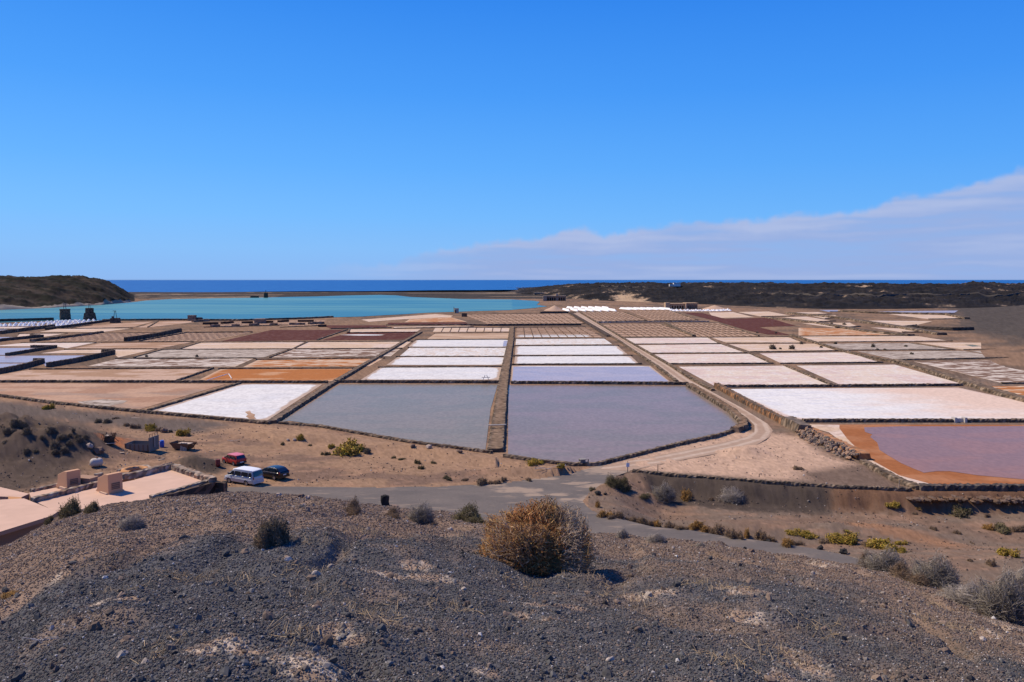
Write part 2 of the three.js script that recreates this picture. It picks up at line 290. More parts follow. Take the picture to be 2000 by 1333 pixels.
// ---------------------------------------------------------------- salt pans
const NEAR = 512, FAR = 200, ATL = 2048;
const atlasN = new Uint8Array(ATL * ATL * 4), atlasF = new Uint8Array(ATL * ATL * 4);
let nN = 0, nF = 0;
const C = { white: [0.69, 0.66, 0.61], pinkwhite: [0.65, 0.53, 0.42], tan: [0.58, 0.42, 0.285], brown: [0.37, 0.225, 0.135], orange: [0.4, 0.15, 0.045], red: [0.1, 0.034, 0.024], dirt: [0.25, 0.17, 0.125], grey: [0.34, 0.27, 0.21] };
function panColour(type, u, v, x, z, seed, em) {
  const nx = x + seed * 31, nz = z - seed * 17, a = fbm(nx * 0.12, nz * 0.25, 4), b = fbm(nx * 0.8, nz * 0.8, 3), f = fbm(nx * 2.6, nz * 1.7, 3);
  const e = em / 22 + (a - 0.5) * 0.06, grain = 0.82 + 0.34 * f;
  let c;
  switch (type) {
    case 'white': c = mixc(C.white, [0.64, 0.625, 0.6], sstep(0.45, 0.7, a)); c = mixc(c, [0.56, 0.53, 0.5], sstep(0.48, 0.66, b) * 0.5); c = mixc(c, [0.42, 0.29, 0.2], sstep(0.06, 0.035, e) * 0.85); break;
    case 'whitespot': c = mixc(C.white, C.pinkwhite, sstep(0.5, 0.62, b) * 0.8); c = mixc(c, C.grey, sstep(0.56, 0.66, fbm(nx * 1.4, nz * 1.4, 3)) * 0.5); break;
    case 'blush': c = mixc([0.7, 0.67, 0.62], [0.66, 0.49, 0.38], sstep(0.25, 0.85, u + (a - 0.5) * 0.5)); c = mixc(c, [0.58, 0.57, 0.59], sstep(0.5, 0.66, fbm(nx * 0.25, nz * 0.9, 4)) * sstep(0.6, 0.3, u) * 0.5); c = mixc(c, [0.58, 0.42, 0.33], sstep(0.075, 0.045, e) * 0.8); c = mixc(c, [0.66, 0.54, 0.46], sstep(0.02, 0.0, Math.abs(e - 0.065)) * 0.5); break;
    case 'pink': c = mixc(C.pinkwhite, [0.6, 0.46, 0.39], sstep(0.4, 0.65, a)); c = mixc(c, C.white, sstep(0.55, 0.66, b) * 0.45); break;
    case 'tan': c = mixc(C.tan, [0.62, 0.48, 0.38], sstep(0.4, 0.65, a)); c = mixc(c, C.brown, sstep(0.62, 0.75, b) * 0.35); break;
    case 'clay': c = mixc([0.37, 0.215, 0.135], [0.46, 0.29, 0.19], sstep(0.35, 0.65, a)); c = mixc(c, [0.3, 0.22, 0.17], sstep(0.57, 0.7, fbm(nx * 0.07, nz * 0.2, 4)) * 0.6); break;
    case 'brown': c = mixc(C.brown, [0.5, 0.34, 0.24], sstep(0.42, 0.62, a)); break;
    case 'orange': c = mixc(C.orange, [0.5, 0.27, 0.14], sstep(0.5, 0.7, a)); c = mixc(c, C.tan, sstep(0.07, 0.01, e) * 0.7); break;
    case 'mottle': c = mixc(C.orange, C.tan, sstep(0.45, 0.6, fbm(nx * 0.3, nz * 1.1, 4))); c = mixc(c, C.tan, sstep(0.1, 0.01, e) * 0.7); break;
    case 'red': c = mixc(C.red, [0.14, 0.065, 0.048], sstep(0.5, 0.7, b)); break;
    case 'speckle': c = mixc([0.2, 0.125, 0.085], [0.58, 0.49, 0.4], sstep(0.46, 0.54, fbm(nx * 0.35, nz * 0.9, 4))); c = mixc(c, C.tan, sstep(0.06, 0.01, e) * 0.6); break;
    case 'grey': c = mixc(C.grey, [0.5, 0.42, 0.34], sstep(0.46, 0.58, fbm(nx * 0.5, nz * 1.2, 4))); c = mixc(c, [0.2, 0.15, 0.115], sstep(0.6, 0.68, fbm(nx * 0.4 + 7, nz * 0.9, 3)) * 0.8); break;
    case 'stripe': c = mixc(C.brown, C.tan, sstep(0.4, 0.6, fbm(nx * 0.08, nz * 0.9, 3))); break;
    case 'gridtan': c = mixc([0.36, 0.225, 0.145], [0.47, 0.315, 0.21], sstep(0.4, 0.6, b)); break;
    // brine: what is dissolved and lies under it
    case 'brine': c = mixc([0.225, 0.19, 0.135], [0.25, 0.2, 0.142], sstep(0.4, 0.6, a)); break;
    case 'violet': c = mixc([0.22, 0.175, 0.145], [0.25, 0.185, 0.16], sstep(0.35, 0.65, a)); break;
    case 'violet2': c = mixc([0.37, 0.32, 0.36], [0.42, 0.35, 0.37], sstep(0.4, 0.6, a)); break;
    case 'mauve': c = mixc([0.265, 0.145, 0.11], [0.295, 0.15, 0.105], sstep(0.4, 0.65, a)); break;
    case 'mud': { c = mixc([0.32, 0.12, 0.045], [0.38, 0.165, 0.075], sstep(0.4, 0.65, a)); break; }
    default: c = C.tan;
  }
  return c.map((q) => q * grain);
}
const sat = (c) => 255 * (c <= 0.0031308 ? c * 12.92 : 1.055 * c ** (1 / 2.4) - 0.055);
const texN = new THREE.DataTexture(atlasN, ATL, ATL), texF = new THREE.DataTexture(atlasF, ATL, ATL);
for (const t of [texN, texF]) { t.colorSpace = THREE.SRGBColorSpace; t.magFilter = THREE.LinearFilter; t.minFilter = THREE.LinearMipmapLinearFilter; t.needsUpdate = true; }
const dryN = new THREE.MeshPhysicalMaterial({ map: texN, roughness: 0.95, specularIntensity: 0.12 }), dryF = new THREE.MeshPhysicalMaterial({ map: texF, roughness: 0.95, specularIntensity: 0.12 });
const wetN = new THREE.MeshPhysicalMaterial({ map: texN, roughness: 0.22, ior: 1.33, specularIntensity: 0.11 }), wetF = new THREE.MeshPhysicalMaterial({ map: texF, roughness: 0.22, ior: 1.33, specularIntensity: 0.11 });
const WET = new Set(['brine', 'violet', 'violet2', 'mauve']);
let panSeed = 0;
function panGeo(poly, type, near, y) {
  const T = near ? NEAR : FAR, per = Math.floor(ATL / T), n = near ? nN++ : nF++, ox = (n % per) * T, oy = Math.floor(n / per) * T, atl = near ? atlasN : atlasF;
  if (n >= per * per) throw new Error('atlas full');
  const [x0, x1, z0, z1] = bounds(poly), seed = ++panSeed; let lo = 0, hi = 1;
  // u runs along the rows even where the outline is a trapezoid
  for (let j = 0; j < T; j++) for (let i = 0; i < T; i++) {
    const V = (j + 0.5) / T, z = z0 + (z1 - z0) * V; if (i === 0) { lo = 1e9; hi = -1e9; for (let n1 = 0, n0 = poly.length - 1; n1 < poly.length; n0 = n1++) { const [ax, az] = poly[n0], [bx, bz] = poly[n1]; if ((az > z) !== (bz > z)) { const q = ax + (bx - ax) * (z - az) / (bz - az); lo = Math.min(lo, q); hi = Math.max(hi, q); } } }
    const U = (i + 0.5) / T, x = x0 + (x1 - x0) * U, ex = Math.min(x - lo, hi - x), ez = Math.min(z - z0, z1 - z), rc = 4, em = ex < rc && ez < rc ? rc - Math.hypot(rc - ex, rc - ez) : Math.min(ex, ez), c = panColour(type, clamp((x - lo) / (hi - lo)), V, x, z, seed, em), o = ((oy + j) * ATL + ox + i) * 4;
    atl[o] = sat(clamp(c[0])); atl[o + 1] = sat(clamp(c[1])); atl[o + 2] = sat(clamp(c[2])); atl[o + 3] = 255;
  }
  const g = sheet(poly, y), p = g.attributes.position, uv = g.attributes.uv;
  for (let i = 0; i < p.count; i++) { const U = (p.getX(i) - x0) / (x1 - x0), V = (p.getZ(i) - z0) / (z1 - z0); uv.setXY(i, (ox + 1 + U * (T - 2)) / ATL, (oy + 1 + V * (T - 2)) / ATL); }
  return g;
}
// rough dry-stone wall following a path of [x, z]
const stoneMat = vmat({ flatShading: true });
const STONE = [[0.095, 0.072, 0.052], [0.14, 0.1, 0.07], [0.19, 0.13, 0.085], [0.075, 0.06, 0.048], [0.27, 0.2, 0.14]];
function wallGeo(path, w, h, y0 = 0, step = 0.6, seed = 1, tones = STONE, topC = null) {
  const r = rng(seed * 7919 + 13), pts = [];
  for (let i = 1; i < path.length; i++) {
    const [ax, az] = path[i - 1], [bx, bz] = path[i], L = Math.hypot(bx - ax, bz - az), n = Math.max(1, Math.round(L / step));
    for (let k = i === 1 ? 0 : 1; k <= n; k++) pts.push([lerp(ax, bx, k / n), lerp(az, bz, k / n)]);
  }
  const across = Math.max(1, Math.round(w / Math.max(step, 0.5))), ring = across + 5, pos = [], colr = [], idx = [];
  const jit = Math.min(0.5, step * 0.55);
  pts.forEach(([x, z], i) => {
    const a = pts[Math.max(0, i - 1)], b = pts[Math.min(pts.length - 1, i + 1)], l = Math.hypot(b[0] - a[0], b[1] - a[1]) || 1, nx = -(b[1] - a[1]) / l, nz = (b[0] - a[0]) / l;
    const prof = [[-0.56, 0], [-0.53, 0.5]]; for (let k = 0; k <= across; k++) prof.push([-0.46 + 0.92 * k / across, 1]); prof.push([0.53, 0.5], [0.56, 0]);
    prof.forEach(([q, t], k) => {
      const off = q * w + (t > 0 ? (r() - 0.5) * Math.min(0.22, w * 0.3) : 0), edge = k === 2 || k === prof.length - 3;
      pos.push(x + nx * off + (r() - 0.5) * jit * 0.5, y0 + (t === 0 ? -0.25 : h * t * (1 + Math.min(0.24, 0.14 / h) * (r() - 0.6)) + (edge ? 0.05 * r() : 0)), z + nz * off + (r() - 0.5) * jit * 0.5);
      const c = topC && k > 2 && k < prof.length - 3 ? topC : tones[Math.floor(r() * tones.length)], v = 0.5 + 0.95 * r(); colr.push(c[0] * v, c[1] * v, c[2] * v);
    });
  });
  const R = across + 5;
  for (let i = 0; i < pts.length - 1; i++) for (let k = 0; k < R - 1; k++) { const a = i * R + k, b = a + 1, c = a + R, d = c + 1; idx.push(a, c, b, b, c, d); }
  for (const e of [0, (pts.length - 1) * R]) for (let k = 1; k < R - 1; k++) idx.push(...(e ? [e, e + k, e + k + 1] : [e, e + k + 1, e + k]));
  return geom(pos, idx, colr);
}
let wallSeed = 0;
function wall(path, w, h, label, group = 'dry stone walls of the salt works', opt = {}) { const o = single('stone_wall', wallGeo(path, w, h, opt.y0 ?? 0, opt.step ?? 0.6, ++wallSeed, opt.tones ?? STONE, opt.top), stoneMat, label, 'wall', group); o.userData.kind = 'thing'; return o; }

// [description, type, outline in survey pixels TL TR BR BL ..., walls: side letters, size, near atlas]
const PANS = [
  ['wide grey brine pond in front of the four white pans', 'brine', [664, 751, 972, 752, 958, 800, 948, 881, 800, 862, 712, 847, 622, 831, 566, 823, 548, 825], '', 1, 1],
  ['wide violet-grey brine pond beside the bend of the sand track', 'violet', [993, 753, 1342, 755, 1385, 780, 1425, 808, 1443, 828, 1438, 838, 1400, 850, 1325, 868, 1225, 892, 1165, 907, 1120, 907, 1050, 900, 992, 891], '', 1, 1],
  ['long white salt pan directly behind the grey brine pond', 'white', [742, 719, 980, 718, 975, 743, 704, 743], 't', 1, 1],
  ['second white salt pan behind the grey brine pond', 'white', [777, 698, 989, 698, 986, 714, 754, 714], 't', 1, 0],
  ['speckled white salt pan third behind the grey brine pond', 'whitespot', [800, 680, 993, 680, 990, 696, 781, 696], 't', 1, 0],
  ['white salt pan with a bluish end', 'white', [813, 665, 996, 664, 994, 678, 797, 678], 't', 1, 0],
  ['brown striped pan behind the row of white pans', 'stripe', [850, 652, 994, 651, 992, 662, 834, 663], 't', 0.8, 0],
  ['narrow tan pan with short dark dividers', 'tan', [850, 641, 995, 641, 994, 648, 845, 649], 't', 0.8, 0],
  ['pale violet brine pan with a white salt rim', 'violet2', [1003, 717, 1267, 717, 1306, 746, 1000, 746], '', 1, 1],
  ['white salt pan behind the pale violet brine pan', 'white', [1006, 697, 1232, 696, 1249, 712, 1004, 713], 'bt', 1, 0],
  ['long white salt pan two rows behind the pale violet pan', 'white', [1007, 677, 1206, 676, 1226, 693, 1006, 694], 't', 1, 0],
  ['tan and white salt pan beside the track, before the gridded pan', 'whitespot', [1008, 663, 1180, 662, 1196, 673, 1007, 674], 't', 0.8, 0],
  ['gridded tan pan with a white near row', 'gridtan', [1009, 641, 1142, 640, 1176, 659, 1008, 660], 't', 0.8, 0],
  ['broad gridded brown pan below the shore of the lagoon', 'gridtan', [905, 615, 1108, 613, 1140, 633, 955, 634], 'bt', 0.8, 0],
  ['huge white and pink salt pan right of the track', 'blush', [1408, 761, 1872, 758, 2010, 788, 2250, 820, 1600, 821, 1545, 820], '', 1, 1],
  ['white salt pan between the track and a diagonal wall', 'pink', [1326, 717, 1530, 715, 1620, 753, 1394, 754], 'r', 1.2, 1],
  ['pale salt pan second beside the track', 'pink', [1274, 693, 1464, 692, 1506, 711, 1308, 712], 'rb', 1, 0],
  ['pinkish salt pan third beside the track', 'pink', [1243, 675, 1408, 673, 1456, 690, 1272, 691], 'rb', 0.8, 0],
  ['pale salt pan fourth beside the track', 'pink', [1221, 661, 1382, 660, 1404, 672, 1242, 673], 'rbt', 0.8, 0],
  ['gridded tan pan right beside the track', 'gridtan', [1178, 635, 1290, 634, 1354, 657, 1217, 658], 'r', 0.9, 0],
  ['gridded tan pan beyond the ragged dark wall', 'gridtan', [1304, 633, 1403, 632, 1480, 657, 1358, 658], 'r', 0.9, 0],
  ['gridded brown pan in front of the long salt heaps', 'gridtan', [1136, 611, 1217, 610, 1262, 627, 1168, 629], 'rb', 0.9, 0],
  ['gridded brown pan in front of the low salt store', 'gridtan', [1229, 609, 1310, 608, 1362, 626, 1278, 627], 'rb', 0.9, 0],
  ['large pink-white salt pan beyond the diagonal wall', 'pink', [1556, 715, 1748, 713, 1880, 751, 1642, 753], '', 1, 1],
  ['pink salt pan behind the large pink-white one', 'pink', [1484, 691, 1655, 689, 1720, 709, 1527, 711], 'br', 1, 0],
  ['sandy pan dotted with dark bushes', 'tan', [1424, 673, 1597, 672, 1636, 686, 1468, 688], 'br', 0.8, 0],
  ['sandy pan behind the one with dark bushes', 'tan', [1390, 660, 1540, 659, 1570, 671, 1422, 671], 'brt', 0.8, 0],
  ['long pale sandy pan below the dark slope', 'tan', [1550, 658, 1792, 657, 1857, 667, 1602, 669], 'bt', 0.8, 0],
  ['greyish cracked pan with a few shrubs', 'grey', [1605, 672, 1777, 671, 1862, 684, 1657, 685], 'br', 0.8, 0],
  ['pale pan with a green puddle at the foot of the slope', 'tan', [1790, 670, 1922, 670, 1998, 682, 1884, 684], 'b', 0.8, 0],
  ['blotchy grey and brown pan beside the broad embankment', 'grey', [1675, 687, 1882, 686, 1965, 700, 1754, 704], 'b', 1, 0],
  ['dull grey dried pan at the frame edge', 'grey', [1894, 686, 2080, 684, 2100, 700, 1972, 700], '', 0.8, 0],
  ['wide dried pan with white and brown patches', 'speckle', [1785, 707, 2080, 703, 2160, 750, 1960, 750], 'b', 1, 0],
  ['orange-brown dried pan right of the broad embankment', 'mottle', [1900, 756, 2180, 752, 2230, 800, 2030, 786], '', 1, 0],
  ['small sandy pan with two shrubs near the red soil', 'tan', [1566, 632, 1660, 631, 1677, 639, 1632, 641], 'b', 1.2, 0],
  ['sandy pan with a dark wall at its tip', 'tan', [1650, 626, 1822, 628, 1788, 636, 1755, 639], 'b', 1.2, 0],
  ['distant sandy pan before the far blue reservoir', 'tan', [1735, 614, 1857, 614, 1877, 623, 1815, 624], 'b', 1, 0],
  ['distant sandy pan beside the red soil', 'tan', [1527, 620, 1576, 619, 1630, 628, 1600, 629], 'b', 1, 0],
  ['small distant pale pan between two embankments', 'tan', [1582, 617, 1632, 616, 1637, 621, 1612, 623], 'b', 1, 0],
  ['thin distant pale pan below the lava field', 'tan', [1546, 611, 1598, 610, 1622, 614, 1576, 615], 'b', 0.9, 0],
  ['small far blue reservoir below the lava field', 'violet2', [1600, 606, 1642, 606, 1640, 610, 1622, 610], 'b', 1.2, 0],
  ['long far blue reservoir below the lava field', 'violet2', [1715, 609, 1872, 607, 1862, 613, 1725, 612], 'b', 1.5, 0],
  ['slim sandy pan in front of the embankment fork', 'tan', [1700, 640, 1806, 644, 1800, 650, 1764, 650], 'b', 1.2, 0],
  ['dark red soil strip running down from the salt store', 'red', [1334, 611, 1372, 612, 1500, 644, 1545, 655, 1500, 654, 1460, 646, 1400, 628], '', 1, 0],
  ['dark red soil tongue between far sandy pans', 'red', [1395, 624, 1500, 621, 1555, 637, 1470, 640, 1440, 632], '', 1, 0],
  ['orange soil strip beside the broad embankment', 'mottle', [1560, 641, 1640, 642, 1740, 655, 1560, 656], '', 1, 0],
  ['sandy pan enclosed by red soil', 'tan', [1430, 626, 1480, 629, 1500, 634, 1452, 634], '', 1, 0],
  ['far sandy pan right behind the red strip', 'tan', [1385, 611, 1432, 610, 1472, 620, 1394, 622], '', 1, 0],
  ['far pale pan right of the salt store', 'tan', [1440, 610, 1502, 609, 1550, 618, 1488, 619], 'b', 1, 0],
  ['bright white salt pan before the orange pan', 'white', [470, 751, 629, 752, 521, 823, 296, 803], 'l', 1.2, 1],
  ['wide sand-brown dry pan with a grey puddle', 'clay', [-160, 749, 440, 751, 270, 801, 100, 785, 0, 771, -160, 757], '', 1, 1],
  ['deep orange pan behind the brightest white one', 'orange', [430, 722, 703, 721, 658, 745, 384, 745], 't', 1, 1],
  ['orange mottled pan behind the deep orange one', 'mottle', [503, 704, 748, 701, 722, 716, 474, 718], 't', 1, 0],
  ['white and brown speckled pan left of the white row', 'speckle', [572, 683, 782, 682, 763, 697, 530, 699], 'tl', 1, 0],
  ['smooth tan pan in front of the dark red beds', 'tan', [602, 669, 803, 668, 787, 680, 577, 681], 'tl', 0.9, 0],
  ['dark red pan with a white streak', 'red', [680, 651, 812, 650, 795, 664, 628, 665], 't', 0.9, 0],
  ['narrow tan pan behind the streaked dark red one', 'tan', [684, 644, 822, 643, 813, 649, 682, 650], 'l', 0.9, 0],
  ['broad dark red pan without streaks', 'red', [530, 645, 676, 645, 618, 665, 432, 667], 'r', 0.9, 0],
  ['tan pan in front of the broad dark red one', 'tan', [392, 670, 594, 669, 571, 681, 354, 682], 'lt', 0.9, 0],
  ['grey speckled pan with two round bushes', 'grey', [318, 684, 562, 683, 514, 699, 264, 699], 'lt', 0.9, 0],
  ['brown pan with white salt blotches', 'speckle', [228, 702, 495, 701, 459, 717, 170, 716], 't', 1, 0],
  ['tan-brown pan behind the wide sand-brown one', 'brown', [60, 723, 412, 721, 346, 744, -70, 743], 'rt', 1.1, 1],
  ['tan pan behind the raised violet reservoir', 'tan', [128, 684, 302, 683, 230, 699, 221, 690, 78, 691], 't', 0.9, 0],
  ['reddish tan pan two rows behind the raised reservoir', 'brown', [200, 670, 374, 669, 312, 681, 146, 681], 't', 0.9, 0],
  ['whitish pan beside the reddish tan one', 'pink', [42, 671, 184, 670, 130, 681, 108, 677, -20, 677], 't', 0.9, 0],
  ['tan furrowed pan left of the dark red beds', 'gridtan', [364, 651, 490, 650, 412, 666, 276, 667], 'tl', 1.2, 0],
  ['tan furrowed pan in the middle of the far left field', 'gridtan', [184, 652, 327, 651, 240, 666, 92, 667], 't', 0.9, 0],
  ['slim sandy pan below the salt cones wall', 'tan', [110, 643, 256, 642, 200, 649, 76, 649], 't', 0.9, 0],
  ['small sandy pan between two dark walls', 'tan', [38, 653, 128, 652, 84, 659, 32, 659], 't', 0.9, 0],
  ['grey-brown pan beside the small tower stump', 'brown', [180, 636, 300, 628, 262, 639, 134, 642], 'l', 0.9, 0],
  ['grey-brown pan in front of the ruined stone hut', 'brown', [310, 628, 350, 627, 395, 628, 290, 640, 268, 640], 'l', 0.9, 0],
  ['white strip pan in front of the salt cones', 'pink', [-60, 640, 92, 639, 60, 643, -60, 644], 'b', 0.8, 0],
  ['raised violet reservoir with a high dark wall', 'violet2', [-60, 696, 186, 695, 88, 716, 82, 709, -60, 709], '', 1, 1],
  ['blue raised reservoir nearest at the frame edge', 'violet2', [-60, 711, 56, 711, -60, 738], '', 1, 0],
  ['raised blue reservoir behind the high dark wall', 'violet2', [-60, 681, 76, 680, 18, 694, -60, 694], '', 1, 0],
  ['small far raised blue reservoir', 'violet2', [-60, 659, 56, 659, 26, 665, -60, 665], '', 1, 0],
  ['farthest blue reservoir near the salt cones', 'violet2', [-60, 645, 62, 644, 20, 650, -60, 651], '', 1, 0],
  ['far tan furrowed bed behind the ruined hut', 'gridtan', [440, 630, 530, 627, 560, 636, 400, 640], 'b', 0.9, 0],
  ['far tan bed below the lagoon shore', 'gridtan', [535, 627, 636, 626, 622, 637, 548, 640], 'b', 0.9, 0],
  ['far pale bed on the lagoon shore', 'tan', [705, 625, 850, 614, 885, 617, 880, 620, 790, 624, 720, 629], '', 1, 0],
  ['far orange bed sloping to the lagoon shore', 'mottle', [800, 624, 880, 620, 912, 629, 790, 630], '', 1, 0],
  ['far dark red bed below the orange one', 'red', [758, 631, 908, 630, 918, 635, 756, 636], 'b', 1, 0],
  ['far dark red bed behind the tan strip', 'red', [628, 636, 752, 636, 762, 641, 648, 643], 'b', 1, 0],
  ['long thin pale bed across the far field', 'tan', [768, 639, 918, 637, 922, 639, 770, 642], 'b', 0.8, 0],
];
const pans = {};
const sides = { t: [0, 1, 'behind'], r: [1, 2, 'right of'], b: [2, 3, 'before'], l: [3, 0, 'left of'] };
PANS.forEach(([label, type, a, walls, k, near], n) => {
  const poly = P(a), D = -poly[0][1], wet = WET.has(type);
  const o = thing(wet ? 'brine_pan' : type === 'red' || type === 'mottle' && D > 400 ? 'soil_bed' : 'salt_pan', label, 'salt pan', [0, 0, 0], 0, 'pans of the salt works');
  part(o, wet ? 'brine' : 'floor', panGeo(poly, type, near, 0.05 + 0.004 * (n % 5)), wet ? (near ? wetN : wetF) : (near ? dryN : dryF));
  pans[label] = [o, poly];
  const w = 0.46 * k * (D > 350 ? 1.4 : 1), h = 0.36 * k * (D > 350 ? 1.25 : 1);
  for (const q of walls) {
    const [i, j, side] = sides[q], A = poly[i], B = poly[j], cx = poly.reduce((s, p) => s + p[0], 0) / poly.length, cz = poly.reduce((s, p) => s + p[1], 0) / poly.length;
    let nx = -(B[1] - A[1]), nz = B[0] - A[0]; const l = Math.hypot(nx, nz); nx /= l; nz /= l; if ((A[0] + B[0]) / 2 * nx + (A[1] + B[1]) / 2 * nz < cx * nx + cz * nz) { nx = -nx; nz = -nz; }
    const ex = (B[0] - A[0]) / l * 0.6, ez = (B[1] - A[1]) / l * 0.6;
    wall([[A[0] - ex + nx * w * 0.62, A[1] - ez + nz * w * 0.62], [B[0] + ex + nx * w * 0.62, B[1] + ez + nz * w * 0.62]], w, h, `stone wall ${side} the ${label}`, undefined, { step: D > 300 ? 1.2 : 0.7 });
  }
  // ridges that divide the crystallising pans
  if (type === 'gridtan' || label.startsWith('narrow tan pan with short')) {
    const g1 = new THREE.BoxGeometry(1, 1, 1), left = poly[0][0] < -40, m = mat(left ? [0.34, 0.22, 0.145] : [0.14, 0.092, 0.064], 1), q = (u, v) => { const [A, B, Cc, Dd] = poly.length === 4 ? poly : [poly[0], poly[1], poly[2], poly[3]]; return [lerp(lerp(A[0], B[0], u), lerp(Dd[0], Cc[0], u), v), lerp(lerp(A[1], B[1], u), lerp(Dd[1], Cc[1], u), v)]; };
    const nu = label.startsWith('narrow') ? 9 : label.startsWith('broad') ? 16 : 10, nv = label.startsWith('narrow') ? 1 : 7;
    const add = (a0, b0) => { const L = Math.hypot(b0[0] - a0[0], b0[1] - a0[1]), s = part(o, 'ridge', g1, m); s.scale.set(L, left ? 0.12 : 0.2 + 0.06 * hash(n, Math.round(L * 9)), 0.3); s.position.set((a0[0] + b0[0]) / 2, 0.1, (a0[1] + b0[1]) / 2); s.rotation.y = -Math.atan2(b0[1] - a0[1], b0[0] - a0[0]); };
    for (let i = 1; i < nu; i++) add(q(i / nu, 0), q(i / nu, 1));
    for (let j = 1; j < nv; j++) add(q(0, j / nv), q(1, j / nv));
  }
});
// salt crusts and wet mud inside larger pans: real layers of their own
part(pans['gridded tan pan with a white near row'][0], 'salt_crust', panGeo(P([1010, 655, 1150, 654.5, 1156, 658.5, 1009, 659]), 'white', 0, 0.09), dryF);
part(pans['dark red pan with a white streak'][0], 'salt_streak', panGeo(P([660, 655, 700, 653.5, 752, 654.5, 745, 656, 700, 656.5]), 'white', 0, 0.1), dryF);
part(pans['pale violet brine pan with a white salt rim'][0], 'salt_rim', panGeo(P([1000, 715, 1270, 715, 1311, 748, 998, 748]), 'white', 0, 0.03), dryF);
part(pans['white salt pan with a bluish end'][0], 'brine_end', panGeo(P([984, 667, 996, 666, 994, 677, 982, 677]), 'violet2', 0, 0.1), wetF);
part(pans['pale pan with a green puddle at the foot of the slope'][0], 'algae_puddle', sheet(P([1884, 674, 1900, 674, 1918, 677, 1900, 678]), 0.09), mat([0.16, 0.15, 0.05], 0.5));
part(pans['wide sand-brown dry pan with a grey puddle'][0], 'dried_salt', panGeo(P([150, 786, 200, 781, 248, 784, 240, 789, 200, 796, 165, 792]), 'grey', 0, 0.085), dryF);
part(pans['bright white salt pan before the orange pan'][0], 'mud_blotch', panGeo(P([478, 806, 488, 803, 490, 808, 498, 811, 496, 815, 500, 819, 488, 820, 480, 815, 484, 811]), 'brown', 0, 0.09), dryF);
{ // red mud lagoon at the frame edge
  const o = thing('mud_lagoon', 'shallow mauve lagoon with a broad orange mud shore', 'lagoon');
  part(o, 'mud', panGeo(P([1564, 830, 2250, 831, 2250, 954, 1800, 954, 1752, 936, 1684, 899, 1650, 867, 1622, 846]), 'mud', 1, 0.045), dryN);
  part(o, 'sand_rim', panGeo(P([1562, 829.5, 1640, 831, 1640, 838, 1655, 858, 1690, 893, 1757, 930, 1830, 950, 1805, 954.5, 1752, 937, 1682, 899, 1648, 867, 1620, 846]), 'tan', 1, 0.06), dryN);
  part(o, 'brine', panGeo(P([1688, 836, 1760, 834, 1880, 834, 2250, 832, 2250, 942, 2000, 938, 1910, 930, 1855, 922, 1830, 922, 1805, 925, 1785, 917, 1760, 906, 1735, 891, 1718, 880, 1714, 866, 1700, 855, 1704, 850, 1690, 845]), 'mauve', 1, 0.075), wetN);
}
// hand-laid walls
const W1 = (a, w, h, label, o) => wall(P(a), w, h, label, undefined, o);
W1([-160, 747, 200, 747.5, 440, 748, 640, 748.5], 0.8, 0.55, 'long dark stone wall behind the sand-brown and bright white pans', { step: 0.45 });
W1([655, 748, 800, 748.5, 974, 749], 0.9, 0.65, 'rubble wall between the grey brine pond and the long white pan', { step: 0.4 });
W1([998, 750, 1150, 750.5, 1345, 752], 0.9, 0.65, 'rubble wall between the violet-grey pond and the pale violet pan', { step: 0.4 });
W1([530, 828, 575, 799, 640, 757, 655, 748, 705, 718, 760, 686, 790, 668, 822, 650], 1.4, 0.55, 'stone causeway running from the bright white pan towards the lagoon', { step: 0.4, top: [0.18, 0.13, 0.095] });
W1([968, 884, 974, 830, 982, 760, 988, 720, 998, 665, 1000, 640], 2.2, 0.55, 'broad rubble causeway between the two big brine ponds', { step: 0.4, top: [0.2, 0.135, 0.088] });
W1([-160, 762, 0, 775, 110, 790, 270, 806, 400, 818, 525, 829], 0.75, 0.5, 'low stone wall along the near edge of the sand-brown pan', { step: 0.4 });
W1([545, 828, 622, 834, 712, 850, 800, 865, 900, 878, 960, 886], 0.6, 0.35, 'thin rubble kerb along the near edge of the grey pond', { step: 0.35 });
W1([985, 893, 1050, 903, 1120, 910, 1165, 910, 1225, 895, 1325, 870, 1400, 853, 1440, 842], 0.6, 0.4, 'thin rubble kerb round the near edge of the violet-grey pond', { step: 0.35 });
W1([1347, 756, 1390, 782, 1430, 807, 1452, 828, 1452, 838, 1436, 845], 1.4, 0.8, 'curved retaining wall where the sand track bends round the pond', { step: 0.35, top: [0.19, 0.12, 0.075] });
W1([1125, 612, 1112, 612, 1160, 640, 1204, 664, 1283, 717, 1322, 747], 0.7, 0.5, 'low stone edge of the sand track beside the white pans');
W1([1134, 611, 1214, 660, 1308, 714, 1350, 741, 1393, 764], 0.7, 0.5, 'stone edge of the sand track beside the pink pans', { step: 0.5 });
W1([1400, 757, 1450, 785, 1500, 812, 1545, 835], 1.2, 1.0, 'retaining wall of orange earth and stone beside the track bend', { step: 0.35, tones: [[0.34, 0.165, 0.075], [0.12, 0.085, 0.06], [0.28, 0.15, 0.08], [0.08, 0.062, 0.05]], top: [0.12, 0.095, 0.075] });
W1([1538, 830, 1556, 838, 1572, 848], 2.0, 1.4, 'blocky stone abutment at the corner of the huge white pan', { step: 0.5, top: [0.17, 0.135, 0.11] });
W1([1568, 825, 1700, 825, 1860, 825], 0.8, 0.55, 'rubble wall between the huge white pan and the mauve lagoon', { step: 0.35 });
W1([1884, 825, 2000, 825, 2200, 824], 0.8, 0.55, 'rubble wall beyond the sluice gap by the mauve lagoon', { step: 0.35 });
W1([1400, 757, 1640, 756, 1880, 754], 0.8, 0.55, 'long straight wall behind the huge white pan', { step: 0.45 });
